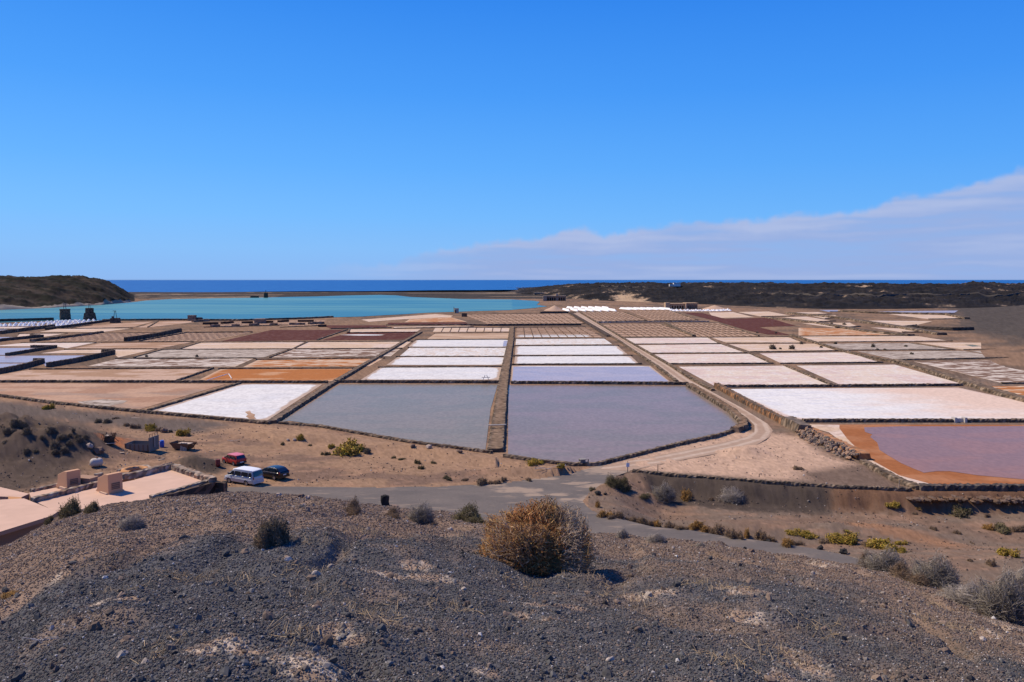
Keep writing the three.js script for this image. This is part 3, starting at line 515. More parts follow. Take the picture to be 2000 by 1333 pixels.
W1([1752, 707, 1820, 728, 1890, 751, 1960, 773, 2060, 800], 2.2, 0.8, 'broad earth and stone embankment cutting across the far pans', { step: 0.6, top: [0.16, 0.115, 0.082] });
W1([1545, 656, 1640, 686, 1700, 700, 1760, 711], 1.3, 0.7, 'stone embankment beside the sandy bush pans');
W1([1686, 905, 1752, 940, 1795, 957], 0.9, 0.5, 'thin stone line below the orange mud shore', { step: 0.35 });
W1([1795, 957, 1900, 957, 2000, 957, 2200, 958], 0.9, 0.6, 'dark rubble wall on the near side of the mauve lagoon', { step: 0.3, tones: [[0.09, 0.075, 0.065], [0.14, 0.105, 0.085], [0.06, 0.053, 0.05]] });
W1([1236, 922, 1330, 931, 1500, 944, 1640, 953, 1780, 958], 0.55, 0.28, 'rough stone row on the bank below the pink sand', { step: 0.22 });
W1([200, 690, 222, 692, 150, 708, 92, 718], 0.9, 1.35, 'high dark wall of the raised violet reservoir', { step: 0.5, tones: [[0.085, 0.067, 0.055], [0.11, 0.085, 0.067]] });
W1([66, 709, 84, 709.5, 40, 722, -60, 742], 0.9, 1.35, 'high dark wall of the blue reservoir at the frame edge', { step: 0.5, tones: [[0.085, 0.067, 0.055], [0.11, 0.085, 0.067]] });
W1([60, 680, 108, 680, 60, 688, 12, 696], 0.9, 1.0, 'dark wall round the raised blue reservoir', { step: 0.6, tones: [[0.085, 0.067, 0.055], [0.11, 0.085, 0.067]] });
W1([-60, 675, 10, 666, 82, 659, 60, 658], 1.2, 1.1, 'dark wall of the small far blue reservoir', { step: 0.8, tones: [[0.085, 0.067, 0.055], [0.11, 0.085, 0.067]] });
W1([0, 653, 60, 645, 105, 639.5], 1.2, 1.5, 'dark wall below the farthest blue reservoir', { step: 0.9 });
W1([60, 668, 140, 659, 200, 651], 1.2, 1.0, 'dark diagonal wall in the far field before the salt cones', { step: 0.9 });
W1([245, 667, 300, 659, 352, 648], 1.4, 1.6, 'black wall between the two tan furrowed pans', { step: 0.8, tones: [[0.085, 0.067, 0.055], [0.11, 0.085, 0.067]] });
W1([90, 645, 150, 637, 212, 628], 1.4, 1.2, 'dark sea wall in front of the salt cones', { step: 0.9, tones: [[0.06, 0.05, 0.045], [0.1, 0.08, 0.065]] });
W1([-60, 630, 0, 629, 104, 626], 1.6, 1.6, 'black wall behind the salt cones at the lagoon', { step: 1, tones: [[0.085, 0.067, 0.055]] });
W1([200, 627, 330, 626, 470, 627, 600, 623, 650, 620.5], 1.2, 1.0, 'rough stone bank on the near shore of the lagoon', { step: 1.2 });
W1([1055, 613, 1110, 612], 1.5, 1.4, 'dark wall beside the tan sand heap', { step: 1, tones: [[0.085, 0.067, 0.055]] });
W1([900, 636, 950, 637, 1135, 636], 1.2, 0.9, 'dark wall below the broad gridded brown pan', { step: 0.9, tones: [[0.08, 0.065, 0.055], [0.12, 0.09, 0.075]] });
W1([1165, 631, 1280, 630, 1385, 629], 1.1, 0.7, 'pale stone strip between the gridded pans', { step: 0.9, tones: [[0.4, 0.31, 0.24], [0.3, 0.23, 0.18]] });
W1([1540, 613, 1640, 622, 1700, 632, 1770, 643, 1840, 655], 4, 1.1, 'broad dark embankment between the far sandy pans', { step: 1.2, top: [0.13, 0.1, 0.08] });
W1([1500, 622, 1590, 631, 1690, 648, 1780, 657], 3.5, 0.9, 'second dark embankment beside the red soil', { step: 1.2, top: [0.12, 0.092, 0.074] });
W1([1640, 609, 1700, 612, 1850, 616, 1890, 624], 3, 1.2, 'curved dark bank before the long far blue reservoir', { step: 1.4, top: [0.1, 0.08, 0.066] });
W1([1770, 642, 1860, 646, 1900, 645], 2, 1.5, 'black curved bank below the dark slope', { step: 1, tones: [[0.085, 0.067, 0.055]] });
W1([1300, 632, 1325, 645, 1356, 658], 1.6, 0.8, 'ragged dark wall between two gridded pans', { step: 0.8 });
W1([1115, 613, 1150, 634, 1190, 658], 2.2, 0.6, 'dark verge of piled mud beside the track', { step: 0.7, tones: [[0.07, 0.05, 0.04], [0.1, 0.075, 0.06]] });
{ const r = rng(55), nm = ['first', 'second', 'third', 'fourth', 'fifth', 'sixth', 'seventh', 'eighth', 'ninth', 'tenth', 'eleventh', 'twelfth', 'thirteenth', 'fourteenth'];
  nm.forEach((o, i) => { const x = 372 + i * 19 + r() * 8, y = 629.5 + (i * 5 % 11) * 0.95, l = 14 + 20 * r(); W1([x, y, x + l, y - (i % 3 ? 0.2 : 1.6)], 1.8, 1.2, `short dark mud bank ${o} from the ruined hut`, { step: 1.2, tones: i % 2 ? [[0.07, 0.045, 0.036]] : [[0.12, 0.085, 0.065], [0.3, 0.21, 0.15]] }); }); }
{ // rubble slope below the abutment
  const r = rng(77), gs = [], pa = gp(1575, 846), pb = gp(1684, 900), nx = -(pb[1] - pa[1]), nz = pb[0] - pa[0], l = Math.hypot(nx, nz);
  const o = thing('rubble_slope', 'tumbled rubble slope below the orange mud shore', 'rock pile');
  const ico = [0, 1, 2].map((k) => rockGeo(40 + k, 0)), ms = [mat([0.3, 0.2, 0.14], 1), mat([0.2, 0.15, 0.12], 1), mat([0.38, 0.24, 0.15], 1), mat([0.13, 0.11, 0.095], 1)];
  for (let i = 0; i < 290; i++) { const t = r(), q = r() * 2.4 * (0.7 + 0.5 * Math.sin(t * 3)), sz = 0.15 + 0.22 * r(), m = part(o, 'stone', ico[i % 3], ms[Math.floor(r() * 4)]); m.scale.set(sz * (0.8 + 0.6 * r()), sz * 0.8, sz); m.rotation.set(r() * 6, r() * 6, r() * 6); m.position.set(lerp(pa[0], pb[0], t) + nx / l * q, 0.95 - q * 0.36, lerp(pa[1], pb[1], t) + nz / l * q); }
  const edge = part(o, 'earth_bank', wallGeo([[pa[0] - nx / l * 0.4, pa[1] - nz / l * 0.4], [pb[0] - nx / l * 0.4, pb[1] - nz / l * 0.4]], 1.5, 0.95, 0, 0.4, 91, [[0.4, 0.19, 0.085], [0.33, 0.16, 0.08], [0.25, 0.15, 0.1]]), stoneMat);
}
function rockGeo(seed, detail = 1, flat = true) {
  const g = new THREE.IcosahedronGeometry(1, detail), p = g.attributes.position, r = rng(seed), ox = r() * 50, m = {};
  for (let i = 0; i < p.count; i++) { const k = [p.getX(i), p.getY(i), p.getZ(i)].map((v) => v.toFixed(3)).join(); const s = m[k] ??= 0.7 + 0.5 * r(); p.setXYZ(i, p.getX(i) * s, p.getY(i) * s * 0.85, p.getZ(i) * s); }
  g.computeVertexNormals(); return g;
}

// ---------------------------------------------------------------- lagoon, sea, headland, lava field
const LAGOON = P([-250, 612, 0, 606, 100, 602, 200, 596, 262, 590.5, 285, 587.5, 330, 585, 400, 583.5, 500, 582, 560, 580.5, 620, 579.5, 680, 577.5, 742, 576.5, 775, 577.5, 800, 580.5, 850, 582.5, 900, 584.5, 1000, 585.5, 1042, 588, 1054, 590, 1048, 596, 1069, 599, 1035, 603, 993, 606.5, 940, 608, 885, 610, 835, 611.5, 790, 614.5, 740, 617, 707, 619, 650, 620.5, 600, 623, 560, 624.5, 470, 626, 330, 626, 200, 627.5, 104, 627, 0, 631, -250, 636]);
{
  const t = dataTex(512, 512, (i, j) => { const a = fbm(i / 60, j / 14, 4), b = fbm(i / 200 + 5, j / 60, 3); return mixc([0.04, 0.175, 0.21], [0.105, 0.265, 0.225], clamp((a - 0.5) * 2.4 + (b - 0.5) * 3 + 0.45)); }, true);
  struct('lagoon_water', sheet(LAGOON, 0.15, 900), new THREE.MeshPhysicalMaterial({ map: t, roughness: 0.35, ior: 1.33, specularIntensity: 0.7 }));
  const st = dataTex(1024, 512, (i, j) => { const a = fbm(i / 40, j / 3, 4), w = 0; return mixc([0.012, 0.105, 0.33], [0.022, 0.145, 0.4], clamp((a - 0.5) * 2.2 + 0.5)); }, true);
  const coast = [[-800, 572], [0, 570], [270, 571], [420, 571.5], [560, 569.5], [720, 569], [850, 567.5], [940, 567], [1000, 566.5], [1100, 564], [1300, 560], [2000, 560], [2800, 560]].map(([x, y]) => { const [X, Z] = gp(x, y); return [Math.atan2(X, -Z), Math.hypot(X, Z)]; });
  const pos = [], uv = [], idx = [], NA = 160, rings = [1, 1.15, 1.4, 1.8, 2.5, 4, 7, 12, 25, 60];
  for (let i = 0; i <= NA; i++) { const a = -1.15 + 2.3 * i / NA, r0 = interp(coast, a); rings.forEach((q, k) => { const r = r0 * q + (k ? 0 : (fbm(i * 0.35, 2, 3) - 0.5) * 60); pos.push(Math.sin(a) * r, 0.2, -Math.cos(a) * r); uv.push(a * 6, Math.log(q) * 1.2); }); }
  const R = rings.length; for (let i = 0; i < NA; i++) for (let k = 0; k < R - 1; k++) { const a = i * R + k, b = a + R; idx.push(a, b, a + 1, a + 1, b, b + 1); }
  struct('sea', geom(pos, idx, null, uv), new THREE.MeshPhysicalMaterial({ map: st, roughness: 0.6, ior: 1.33, specularIntensity: 0.35 }));
}
function upland(name, x0, x1, nu, nv, baseY, topY, ridge, back, colour, rough, shape) {
  const pos = [], colr = [], idx = [], at = (px, v) => {
    const s = (px - CX) / F, D0 = -gp(px, interp(baseY, px))[1], Dr = D0 + ridge, top = EYE - (interp(topY, px) - HOR) / F * Dr;
    const D = v < 0.55 ? lerp(D0, Dr, v / 0.55) : lerp(Dr, Dr + back, (v - 0.55) / 0.45), x = s * D;
    let h = v < 0.55 ? top * shape(v / 0.55, px) : top * (1 - sstep(0, 1, (v - 0.55) / 0.45));
    h += rough(x, D, v) * sstep(0, 0.04, v) * clamp(top / 6, 0.15, 1);
    return [x, h - (v === 0 || v === 1 ? 1 : 0), -D];
  };
  for (let i = 0; i <= nu; i++) for (let j = 0; j <= nv; j++) { const px = lerp(x0, x1, i / nu), v = j / nv, p = at(px, v); pos.push(...p); colr.push(...colour(p[0], -p[2], v, px)); }
  for (let i = 0; i < nu; i++) for (let j = 0; j < nv; j++) { const a = i * (nv + 1) + j, b = a + nv + 1; idx.push(a, b, a + 1, a + 1, b, b + 1); }
  const m = struct(name, geom(pos, idx, colr), vmat());
  return at;
}
const ridged = (x, y, o) => { let s = 0, a = 0.5; for (let i = 0; i < o; i++) { s += a * (1 - Math.abs(2 * vnoise(x, y) - 1)); x = x * 2.1 + 13; y = y * 2.1 - 7; a *= 0.5; } return s; };
upland('headland', -500, 274, 420, 130, [[-500, 628], [0, 606], [100, 602], [200, 596], [274, 588.5]], [[-500, 535], [0, 543.5], [100, 543], [155, 544], [195, 548], [213, 552], [228, 560], [243, 570], [256, 579], [274, 588.5]], 170, 320,
  (x, D, v) => { const n = fbm(x * 0.02, D * 0.05, 4), k = fbm(x * 0.12, D * 0.12, 3); let c = mixc([0.02, 0.017, 0.0145], [0.07, 0.052, 0.038], clamp((n - 0.3) * 1.7)); c = mixc(c, [0.016, 0.017, 0.012], sstep(0.5, 0.6, k) * 0.85); return v < 0.03 ? [0.3, 0.25, 0.2] : c; },
  (x, D) => (ridged(x * 0.02, D * 0.035, 5) - 0.5) * 8 + (fbm(x * 0.12, D * 0.12, 3) - 0.5) * 5, (t) => Math.pow(t, 0.8));
const lavaBase = [[980, 573], [1050, 577], [1110, 583], [1160, 587], [1220, 589], [1300, 592], [1400, 596], [1500, 601], [1600, 604], [1700, 604.5], [1800, 603.5], [1900, 602], [2000, 600], [2600, 612]];
const lavaTop = [[980, 572.5], [1010, 568], [1050, 563], [1100, 558], [1180, 554.5], [1300, 555], [1420, 554.5], [1560, 556.5], [1700, 556], [1850, 557.5], [1895, 554], [1915, 553], [1940, 556], [2000, 557], [2600, 557]];
const lavaAt = upland('lava_field', 980, 2500, 900, 150, lavaBase, lavaTop, 420, 700,
  (x, D, v, px) => { const n = fbm(x * 0.03, D * 0.03, 4), k = fbm(x * 0.15, D * 0.15, 3); let c = mixc([0.016, 0.0152, 0.0155], [0.052, 0.043, 0.038], clamp((n - 0.35) * 1.5 + (k - 0.5) * 0.9)); const sand = Math.exp(-(((px - 1225) / 34) ** 2) - (((v - 0.07) / 0.09) ** 2)) + 0.8 * Math.exp(-(((px - 1690) / 12) ** 2) - (((v - 0.43) / 0.05) ** 2)) + 0.6 * Math.exp(-(((px - 1150) / 40) ** 2) - (((v - 0.01) / 0.03) ** 2)); return mixc(c, [0.4, 0.28, 0.18], sstep(0.35, 0.75, sand + (n - 0.5) * 1.6 + (k - 0.5) * 0.9)); },
  (x, D) => (ridged(x * 0.03, D * 0.03, 5) - 0.45) * 5 + (fbm(x * 0.13, D * 0.13, 4) - 0.5) * 6, (t, px) => Math.pow(t, 0.75));
for (const [n, a, b, v0, v1, w] of [['lava_road', 1500, 2040, 0.2, 0.16, 3.5], ['lava_road', 1170, 1260, 0.36, 0.3, 3]]) {
  const pos = [], idx = []; const N = 70;
  for (let i = 0; i <= N; i++) { const px = lerp(a, b, i / N), v = lerp(v0, v1, i / N) + 0.01 * Math.sin(i * 0.4), p = lavaAt(px, v), q = lavaAt(px, v + 0.007), y = Math.max(p[1], q[1], lavaAt(px - 3, v)[1], lavaAt(px + 3, v)[1], lavaAt(px, v - 0.012)[1]) + 0.8; pos.push(p[0], y, p[2], q[0], y, q[2] + 0, p[0], y - 2, p[2] + 0.5); }
  for (let i = 0; i < N; i++) { const k = i * 3; idx.push(k, k + 3, k + 1, k + 1, k + 3, k + 4, k, k + 2, k + 3, k + 2, k + 5, k + 3); }
  struct(n, geom(pos, idx), mat([0.085, 0.073, 0.064], 1));
}

// ---------------------------------------------------------------- towers, huts and works buildings
const basalt = [[0.06, 0.05, 0.045], [0.1, 0.075, 0.06], [0.14, 0.105, 0.08]];
function blockStone(w, h, d, taper, seed, tones = basalt, y0 = 0) {   // battered block of rough masonry
  const g = new THREE.BoxGeometry(w, h, d, Math.max(2, Math.round(w / 0.8)), Math.max(2, Math.round(h / 0.7)), Math.max(2, Math.round(d / 0.8))).toNonIndexed();
  const p = g.attributes.position, r = rng(seed), c = [], m = {};
  for (let i = 0; i < p.count; i++) {
    const k = [p.getX(i), p.getY(i), p.getZ(i)].map((v) => v.toFixed(2)).join(), j = m[k] ??= [(r() - 0.5) * 0.22, (r() - 0.5) * 0.12, (r() - 0.5) * 0.22], t = (p.getY(i) / h + 0.5), s = 1 - taper * t;
    p.setXYZ(i, p.getX(i) * s + j[0], p.getY(i) + h / 2 + j[1] + y0, p.getZ(i) * s + j[2]);
    if (i % 3 === 0) { const q = tones[Math.floor(r() * tones.length)], v = 0.8 + 0.4 * r(); for (let n = 0; n < 3; n++) c.push(q[0] * v, q[1] * v, q[2] * v); }
  }
  g.setAttribute('color', new THREE.Float32BufferAttribute(c, 3)); g.deleteAttribute('uv'); g.computeVertexNormals(); return g;
}
const darkWood = mat([0.09, 0.07, 0.055], 0.9), ironMat = mat([0.1, 0.085, 0.075], 0.7);
const on = (px, py, h = 0) => { const [x, z] = gp(px, py, h); return [x, h, z]; };
const perM = (p) => F / -p[2];
{
  let p = on(127, 625), k = perM(p) * 0.85;
  let t = thing('windmill_tower', 'tall square windmill tower stump with a warm sunlit face', 'tower', p, 0.6, 'ruined windmill towers by the lagoon');
  part(t, 'tower', blockStone(16 / k, 17 / k, 14 / k, 0.12, 11, [[0.16, 0.115, 0.085], [0.1, 0.08, 0.065]]), stoneMat);
  part(t, 'coping', blockStone(15.5 / k, 1.4 / k, 13.5 / k, 0.02, 12, [[0.1, 0.08, 0.07]], 16.6 / k), stoneMat);
  for (const s of [-1, 1]) { const m = part(t, 'mast', box(0.25, 14 / k, 0.25), darkWood); m.position.set(s * 0.5, 22 / k, 0); m.rotation.z = s * 0.07; }
  part(t, 'mast_cap', box(1.3, 0.3, 0.5, 0.1, 28.5 / k, 0), darkWood);
  p = on(175, 625.5); k = perM(p) * 0.85;
  t = thing('windmill_tower', 'black stepped windmill tower behind the salt cones', 'tower', p, 0.5, 'ruined windmill towers by the lagoon');
  part(t, 'base', blockStone(20 / k, 12 / k, 18 / k, 0.2, 13), stoneMat);
  part(t, 'tower', blockStone(13.5 / k, 20 / k, 12 / k, 0.12, 14), stoneMat);
  for (const s of [-1, 1]) { const m = part(t, 'mast', box(0.2, 9 / k, 0.2), darkWood); m.position.set(s * 0.35, 23.5 / k, 0); m.rotation.z = s * 0.1; }
  p = on(225, 631); k = perM(p) * 0.9;
  t = thing('windmill_tower', 'low tower stump carrying a thin frame with a tail arm', 'tower', p, 0.3, 'ruined windmill towers by the lagoon');
  part(t, 'base', blockStone(16 / k, 8.5 / k, 12 / k, 0.1, 15), stoneMat);
  for (const s of [-1, 1]) { const m = part(t, 'mast', box(0.22, 13 / k, 0.22), darkWood); m.position.set(s * 0.5, 14.5 / k, 0); m.rotation.z = s * 0.12; }
  part(t, 'tail_arm', box(1.8, 0.22, 0.22, -0.3, 21 / k, 0), darkWood);
  part(t, 'pump_box', box(1, 1.1, 1, -1.3, 10 / k, 0), ironMat);
  p = on(519, 582); k = perM(p);
  t = thing('windmill_tower', 'lone dark windmill tower on the far spit across the lagoon', 'tower', p, 0.4, 'ruined windmill towers by the lagoon');
  part(t, 'tower', blockStone(8 / k, 10 / k, 7 / k, 0.12, 16), stoneMat); part(t, 'mast', box(0.6, 6 / k, 0.6, 0, 12 / k, 0), darkWood);
  p = on(497, 582); k = perM(p);
  t = thing('ruined_wall', 'low dark ruin beside the lone tower on the spit', 'ruin', p); part(t, 'wall', blockStone(16 / k, 3.5 / k, 5 / k, 0.1, 17), stoneMat);
  t.userData.kind = 'thing';
  p = on(375, 627); k = perM(p);
  t = thing('stone_hut', 'ruined brown stone hut on the near lagoon shore', 'hut', p, 0.2);
  part(t, 'wall', blockStone(15 / k, 11 / k, 12 / k, 0.05, 18, [[0.24, 0.19, 0.16], [0.17, 0.13, 0.11]]), stoneMat);
  part(t, 'rubble', blockStone(17 / k, 6.5 / k, 9 / k, 0.4, 19).translate(13 / k, 0, 0), stoneMat);
  p = on(891, 611.5); k = perM(p);
  t = thing('pump_house', 'small pale pump house on the lagoon shore', 'hut', p, 0.35);
  part(t, 'wall', box(8 / k, 8.5 / k, 8 / k, 0, 4.2 / k, 0), mat([0.42, 0.4, 0.37], 0.9)); part(t, 'roof', box(8.6 / k, 0.3, 8.6 / k, 0, 8.6 / k, 0), mat([0.3, 0.28, 0.26], 0.9));
  part(t, 'pole', box(0.25, 12 / k, 0.25, -4.6 / k, 6 / k, 0), darkWood); part(t, 'door', box(1.1, 2, 0.1, -1, 1, 4.05 / k), darkWood);
  p = on(907, 619); t = thing('stone_shed', 'squat black shed beside the sand path near the pump house', 'shed', p); part(t, 'wall', blockStone(3.4, 2.3, 3, 0.05, 21), stoneMat);
  p = on(508, 632); t = thing('stone_shed', 'small brown shed among the far tan beds', 'shed', p); part(t, 'wall', blockStone(5.5, 2.4, 4, 0.05, 22, [[0.2, 0.15, 0.12]]), stoneMat); part(t, 'roof', box(5.8, 0.25, 4.3, 0, 2.45, 0), mat([0.3, 0.22, 0.17]));
  // far works hall
  p = on(1084, 588); k = perM(p);
  t = thing('works_hall', 'long brown hall with open bays at the lagoon corner', 'building', p);
  const hallM = mat([0.26, 0.19, 0.14]);
  part(t, 'back_wall', box(42 / k, 9 / k, 0.5, 0, 4.5 / k, -12), hallM); for (const s of [-1, 1]) part(t, 'end_wall', box(0.5, 9 / k, 12, s * 21 / k, 4.5 / k, -6), hallM);
  part(t, 'roof', box(44 / k, 0.6, 13, 0, 9.3 / k, -6), mat([0.34, 0.27, 0.21])); part(t, 'lintel', box(41 / k, 2.6 / k, 0.5, 0, 7.7 / k, -0.3), hallM);
  for (let i = 0; i < 10; i++) part(t, 'pillar', box(1.2, 6.4 / k, 0.6, (-20 + i * 4.4) / k, 3.2 / k, -0.3), hallM);
  part(t, 'tower', box(4 / k, 14 / k, 5, 4 / k, 7 / k, -3), mat([0.4, 0.32, 0.25])); part(t, 'annex', box(7 / k, 10 / k, 6, -20 / k, 5 / k, 1), mat([0.34, 0.26, 0.2]));
  p = on(1076, 576.5); t = thing('long_shed', 'very long low shed roof behind the brown hall', 'building', p); part(t, 'roof', box(66 / perM(p), 1.2, 10, 0, 3.2, 0), mat([0.4, 0.33, 0.26])); part(t, 'wall', box(64 / perM(p), 2.6, 9, 0, 1.3, 0), mat([0.12, 0.1, 0.085]));
  // salt store
  p = on(1336, 604); k = perM(p);
  t = thing('salt_store', 'flat-roofed tan salt store with dark open bays', 'building', p);
  const tanW = mat([0.5, 0.34, 0.21]), wingM = mat([0.3, 0.22, 0.165]);
  for (const [x0, x1, m, hh] of [[-26, 2, tanW, 9.5], [5, 27, wingM, 10.5]]) {   // two ranges, each open to the front between pillars
    const w = (x1 - x0) / k, cx = (x0 + x1) / 2 / k, H1 = hh / k;
    part(t, 'back_wall', box(w, H1, 0.5, cx, H1 / 2, -12.6), m); for (const s of [-1, 1]) part(t, 'end_wall', box(0.5, H1, 12, cx + s * (w / 2 - 0.25), H1 / 2, -6.5), m);
    part(t, 'roof', box(w + 0.8, 0.6, 13.4, cx, H1 + 0.3, -6.5), tanW); part(t, 'lintel', box(w - 1, H1 * 0.3, 0.5, cx, H1 * 0.85, -0.6), m);
    for (let i = 0; i < 6; i++) part(t, 'pillar', box(0.9, H1 * 0.7, 0.6, cx + (i / 5 - 0.5) * (w - 1.2), H1 * 0.35, -0.6), m);
  }
  part(t, 'stair_tower', box(9 / k, 12.5 / k, 6, -31 / k, 6.2 / k, -4), tanW); part(t, 'gable', box(3 / k, 10 / k, 3, 3.5 / k, 5 / k, 0.5), mat([0.58, 0.4, 0.26]));
  for (const [x, y, w, l] of [[1011, 564.5, 6, 'white cottage nearest the surf on the far coast'], [1023, 564.2, 8, 'second white cottage on the far coast'], [1074, 562, 10, 'low white cottage row half hidden by lava']]) { const q = on(x, y), kk = perM(q); const b = thing('cottage', l, 'house', q); part(b, 'wall', box(w / kk, 2.6 / kk, 8, 0, 1.3 / kk, 0), mat([0.75, 0.73, 0.7])); part(b, 'roof', box(w / kk * 1.05, 0.5, 8.5, 0, 2.8 / kk, 0), mat([0.6, 0.56, 0.52])); }
  const q = lavaAt(1321, 0.34), b = thing('white_house', 'single white house on the dark lava slope', 'house', q); part(b, 'wall', box(9, 4.5, 6, 0, 2.2, 0), mat([0.78, 0.76, 0.73])); part(b, 'roof', box(9.6, 0.4, 6.6, 0, 4.6, 0), mat([0.5, 0.45, 0.4])); part(b, 'annex', box(6, 3, 5, -7, 1.5, 0), mat([0.6, 0.57, 0.53]));
}
// heaps of salt and sand
const saltMat = mat([0.8, 0.79, 0.78], 0.95), sandMat = mat([0.5, 0.34, 0.235], 1);
function heapGeo(w, l, h, seed, cone) {
  const r = rng(seed), pos = [], idx = [], N = 14, R = 5;
  for (let i = 0; i < N; i++) { const a = i / N * Math.PI * 2; for (let k = 0; k < R; k++) { const q = 1 - k / (R - 1), e = cone ? 0 : l; const jx = 1 + (r() - 0.5) * 0.16; const zz = Math.sin(a); pos.push(Math.cos(a) * w * q * jx, h * (1 - q) * (0.95 + 0.1 * r()), zz * w * q * jx + Math.sign(zz) * Math.min(1, Math.abs(zz) * 3) * e); } }
  for (let i = 0; i < N; i++) for (let k = 0; k < R - 1; k++) { const a = i * R + k, b = ((i + 1) % N) * R + k; idx.push(a, a + 1, b, b, a + 1, b + 1); }
  return geom(pos, idx);
}
{
  const coneG = [1, 2, 3].map((s) => heapGeo(1, 0, 1, s, true)), longG = [4, 5].map((s) => heapGeo(1.5, 5, 1.9, s, false));
  const r = rng(9); let n = 0;
  const heap = (g, x, y, sx, sy, sz, turn, label, group) => { const m = single('salt_heap', g, saltMat, label, 'salt heap', group); const p = on(x, y, 0); m.position.set(p[0], 0.02, p[2]); m.scale.set(sx, sy, sz); m.rotation.y = turn; return m; };
  const ord = ['first', 'second', 'third', 'fourth', 'fifth', 'sixth', 'seventh', 'eighth', 'ninth'];
  [1105, 1121, 1136, 1150, 1165, 1180, 1194].forEach((x, i) => heap(longG[i & 1], x, 607, 0.75, 0.85, 2.2, 0.13, `long white salt heap, ${ord[i]} from the sand heap in the front row`, 'long salt heaps'));
  [1113, 1127, 1141, 1155, 1168, 1182].forEach((x, i) => heap(longG[(i + 1) & 1], x, 602.6, 0.75, 0.8, 2.0, 0.13, `long white salt heap, ${ord[i]} from the sand heap in the back row`, 'long salt heaps'));
  [1221, 1233, 1247, 1260, 1273, 1286, 1298].forEach((x, i) => heap(longG[i & 1], x, 604.5, 0.8, 0.75, 1.9, 0.24, `low white salt heap, ${ord[i]} in the line before the salt store`, 'low salt heaps before the store'));
  const rows = [[-10, 638, 100, 636.5, 13], [-10, 635.5, 128, 633, 16], [30, 633, 160, 630, 15], [60, 631.5, 190, 628.5, 15], [90, 629.5, 150, 627.8, 8], [108, 636, 205, 628.6, 14], [96, 638, 160, 633.4, 9], [110, 628, 180, 626.6, 9]];
  rows.forEach(([x0, y0, x1, y1, c], j) => { for (let i = 0; i < c; i++) { const t = (i + 0.3 * r()) / (c - 1); const s = 0.95 + 0.3 * r(); heap(coneG[(i + j) % 3], lerp(x0, x1, t), lerp(y0, y1, t), s, s * 0.95, s, r() * 6, 'small white salt cone among the rows below the windmill towers', 'salt cones below the windmill towers'); } });
  for (let i = 0; i < 30; i++) { const s = 1.2 + 0.6 * r(); heap(coneG[i % 3], 1312 + i * 3.9 + r() * 2, 606.5 + (i % 2) * 1.2 + r() * 0.6 - Math.max(0, i - 20) * 0.1, s, s * 0.85, s * 1.2, r() * 6, 'small white salt cone in the line before the salt store', 'salt cones before the salt store'); }
  const sand = (x, y, w, h, label) => { const p = on(x, y), k = perM(p), m = single('sand_heap', heapGeo(w / k, 0, h / k, x, true), sandMat, label, 'sand heap'); m.position.set(...p); };
  sand(1083, 607, 20, 10, 'pointed tan sand heap at the lagoon corner'); sand(1396, 604.5, 26, 8, 'broad tan sand heap beside the salt store'); sand(1110, 607, 9, 4, 'small tan sand heap beside the pointed one');
}

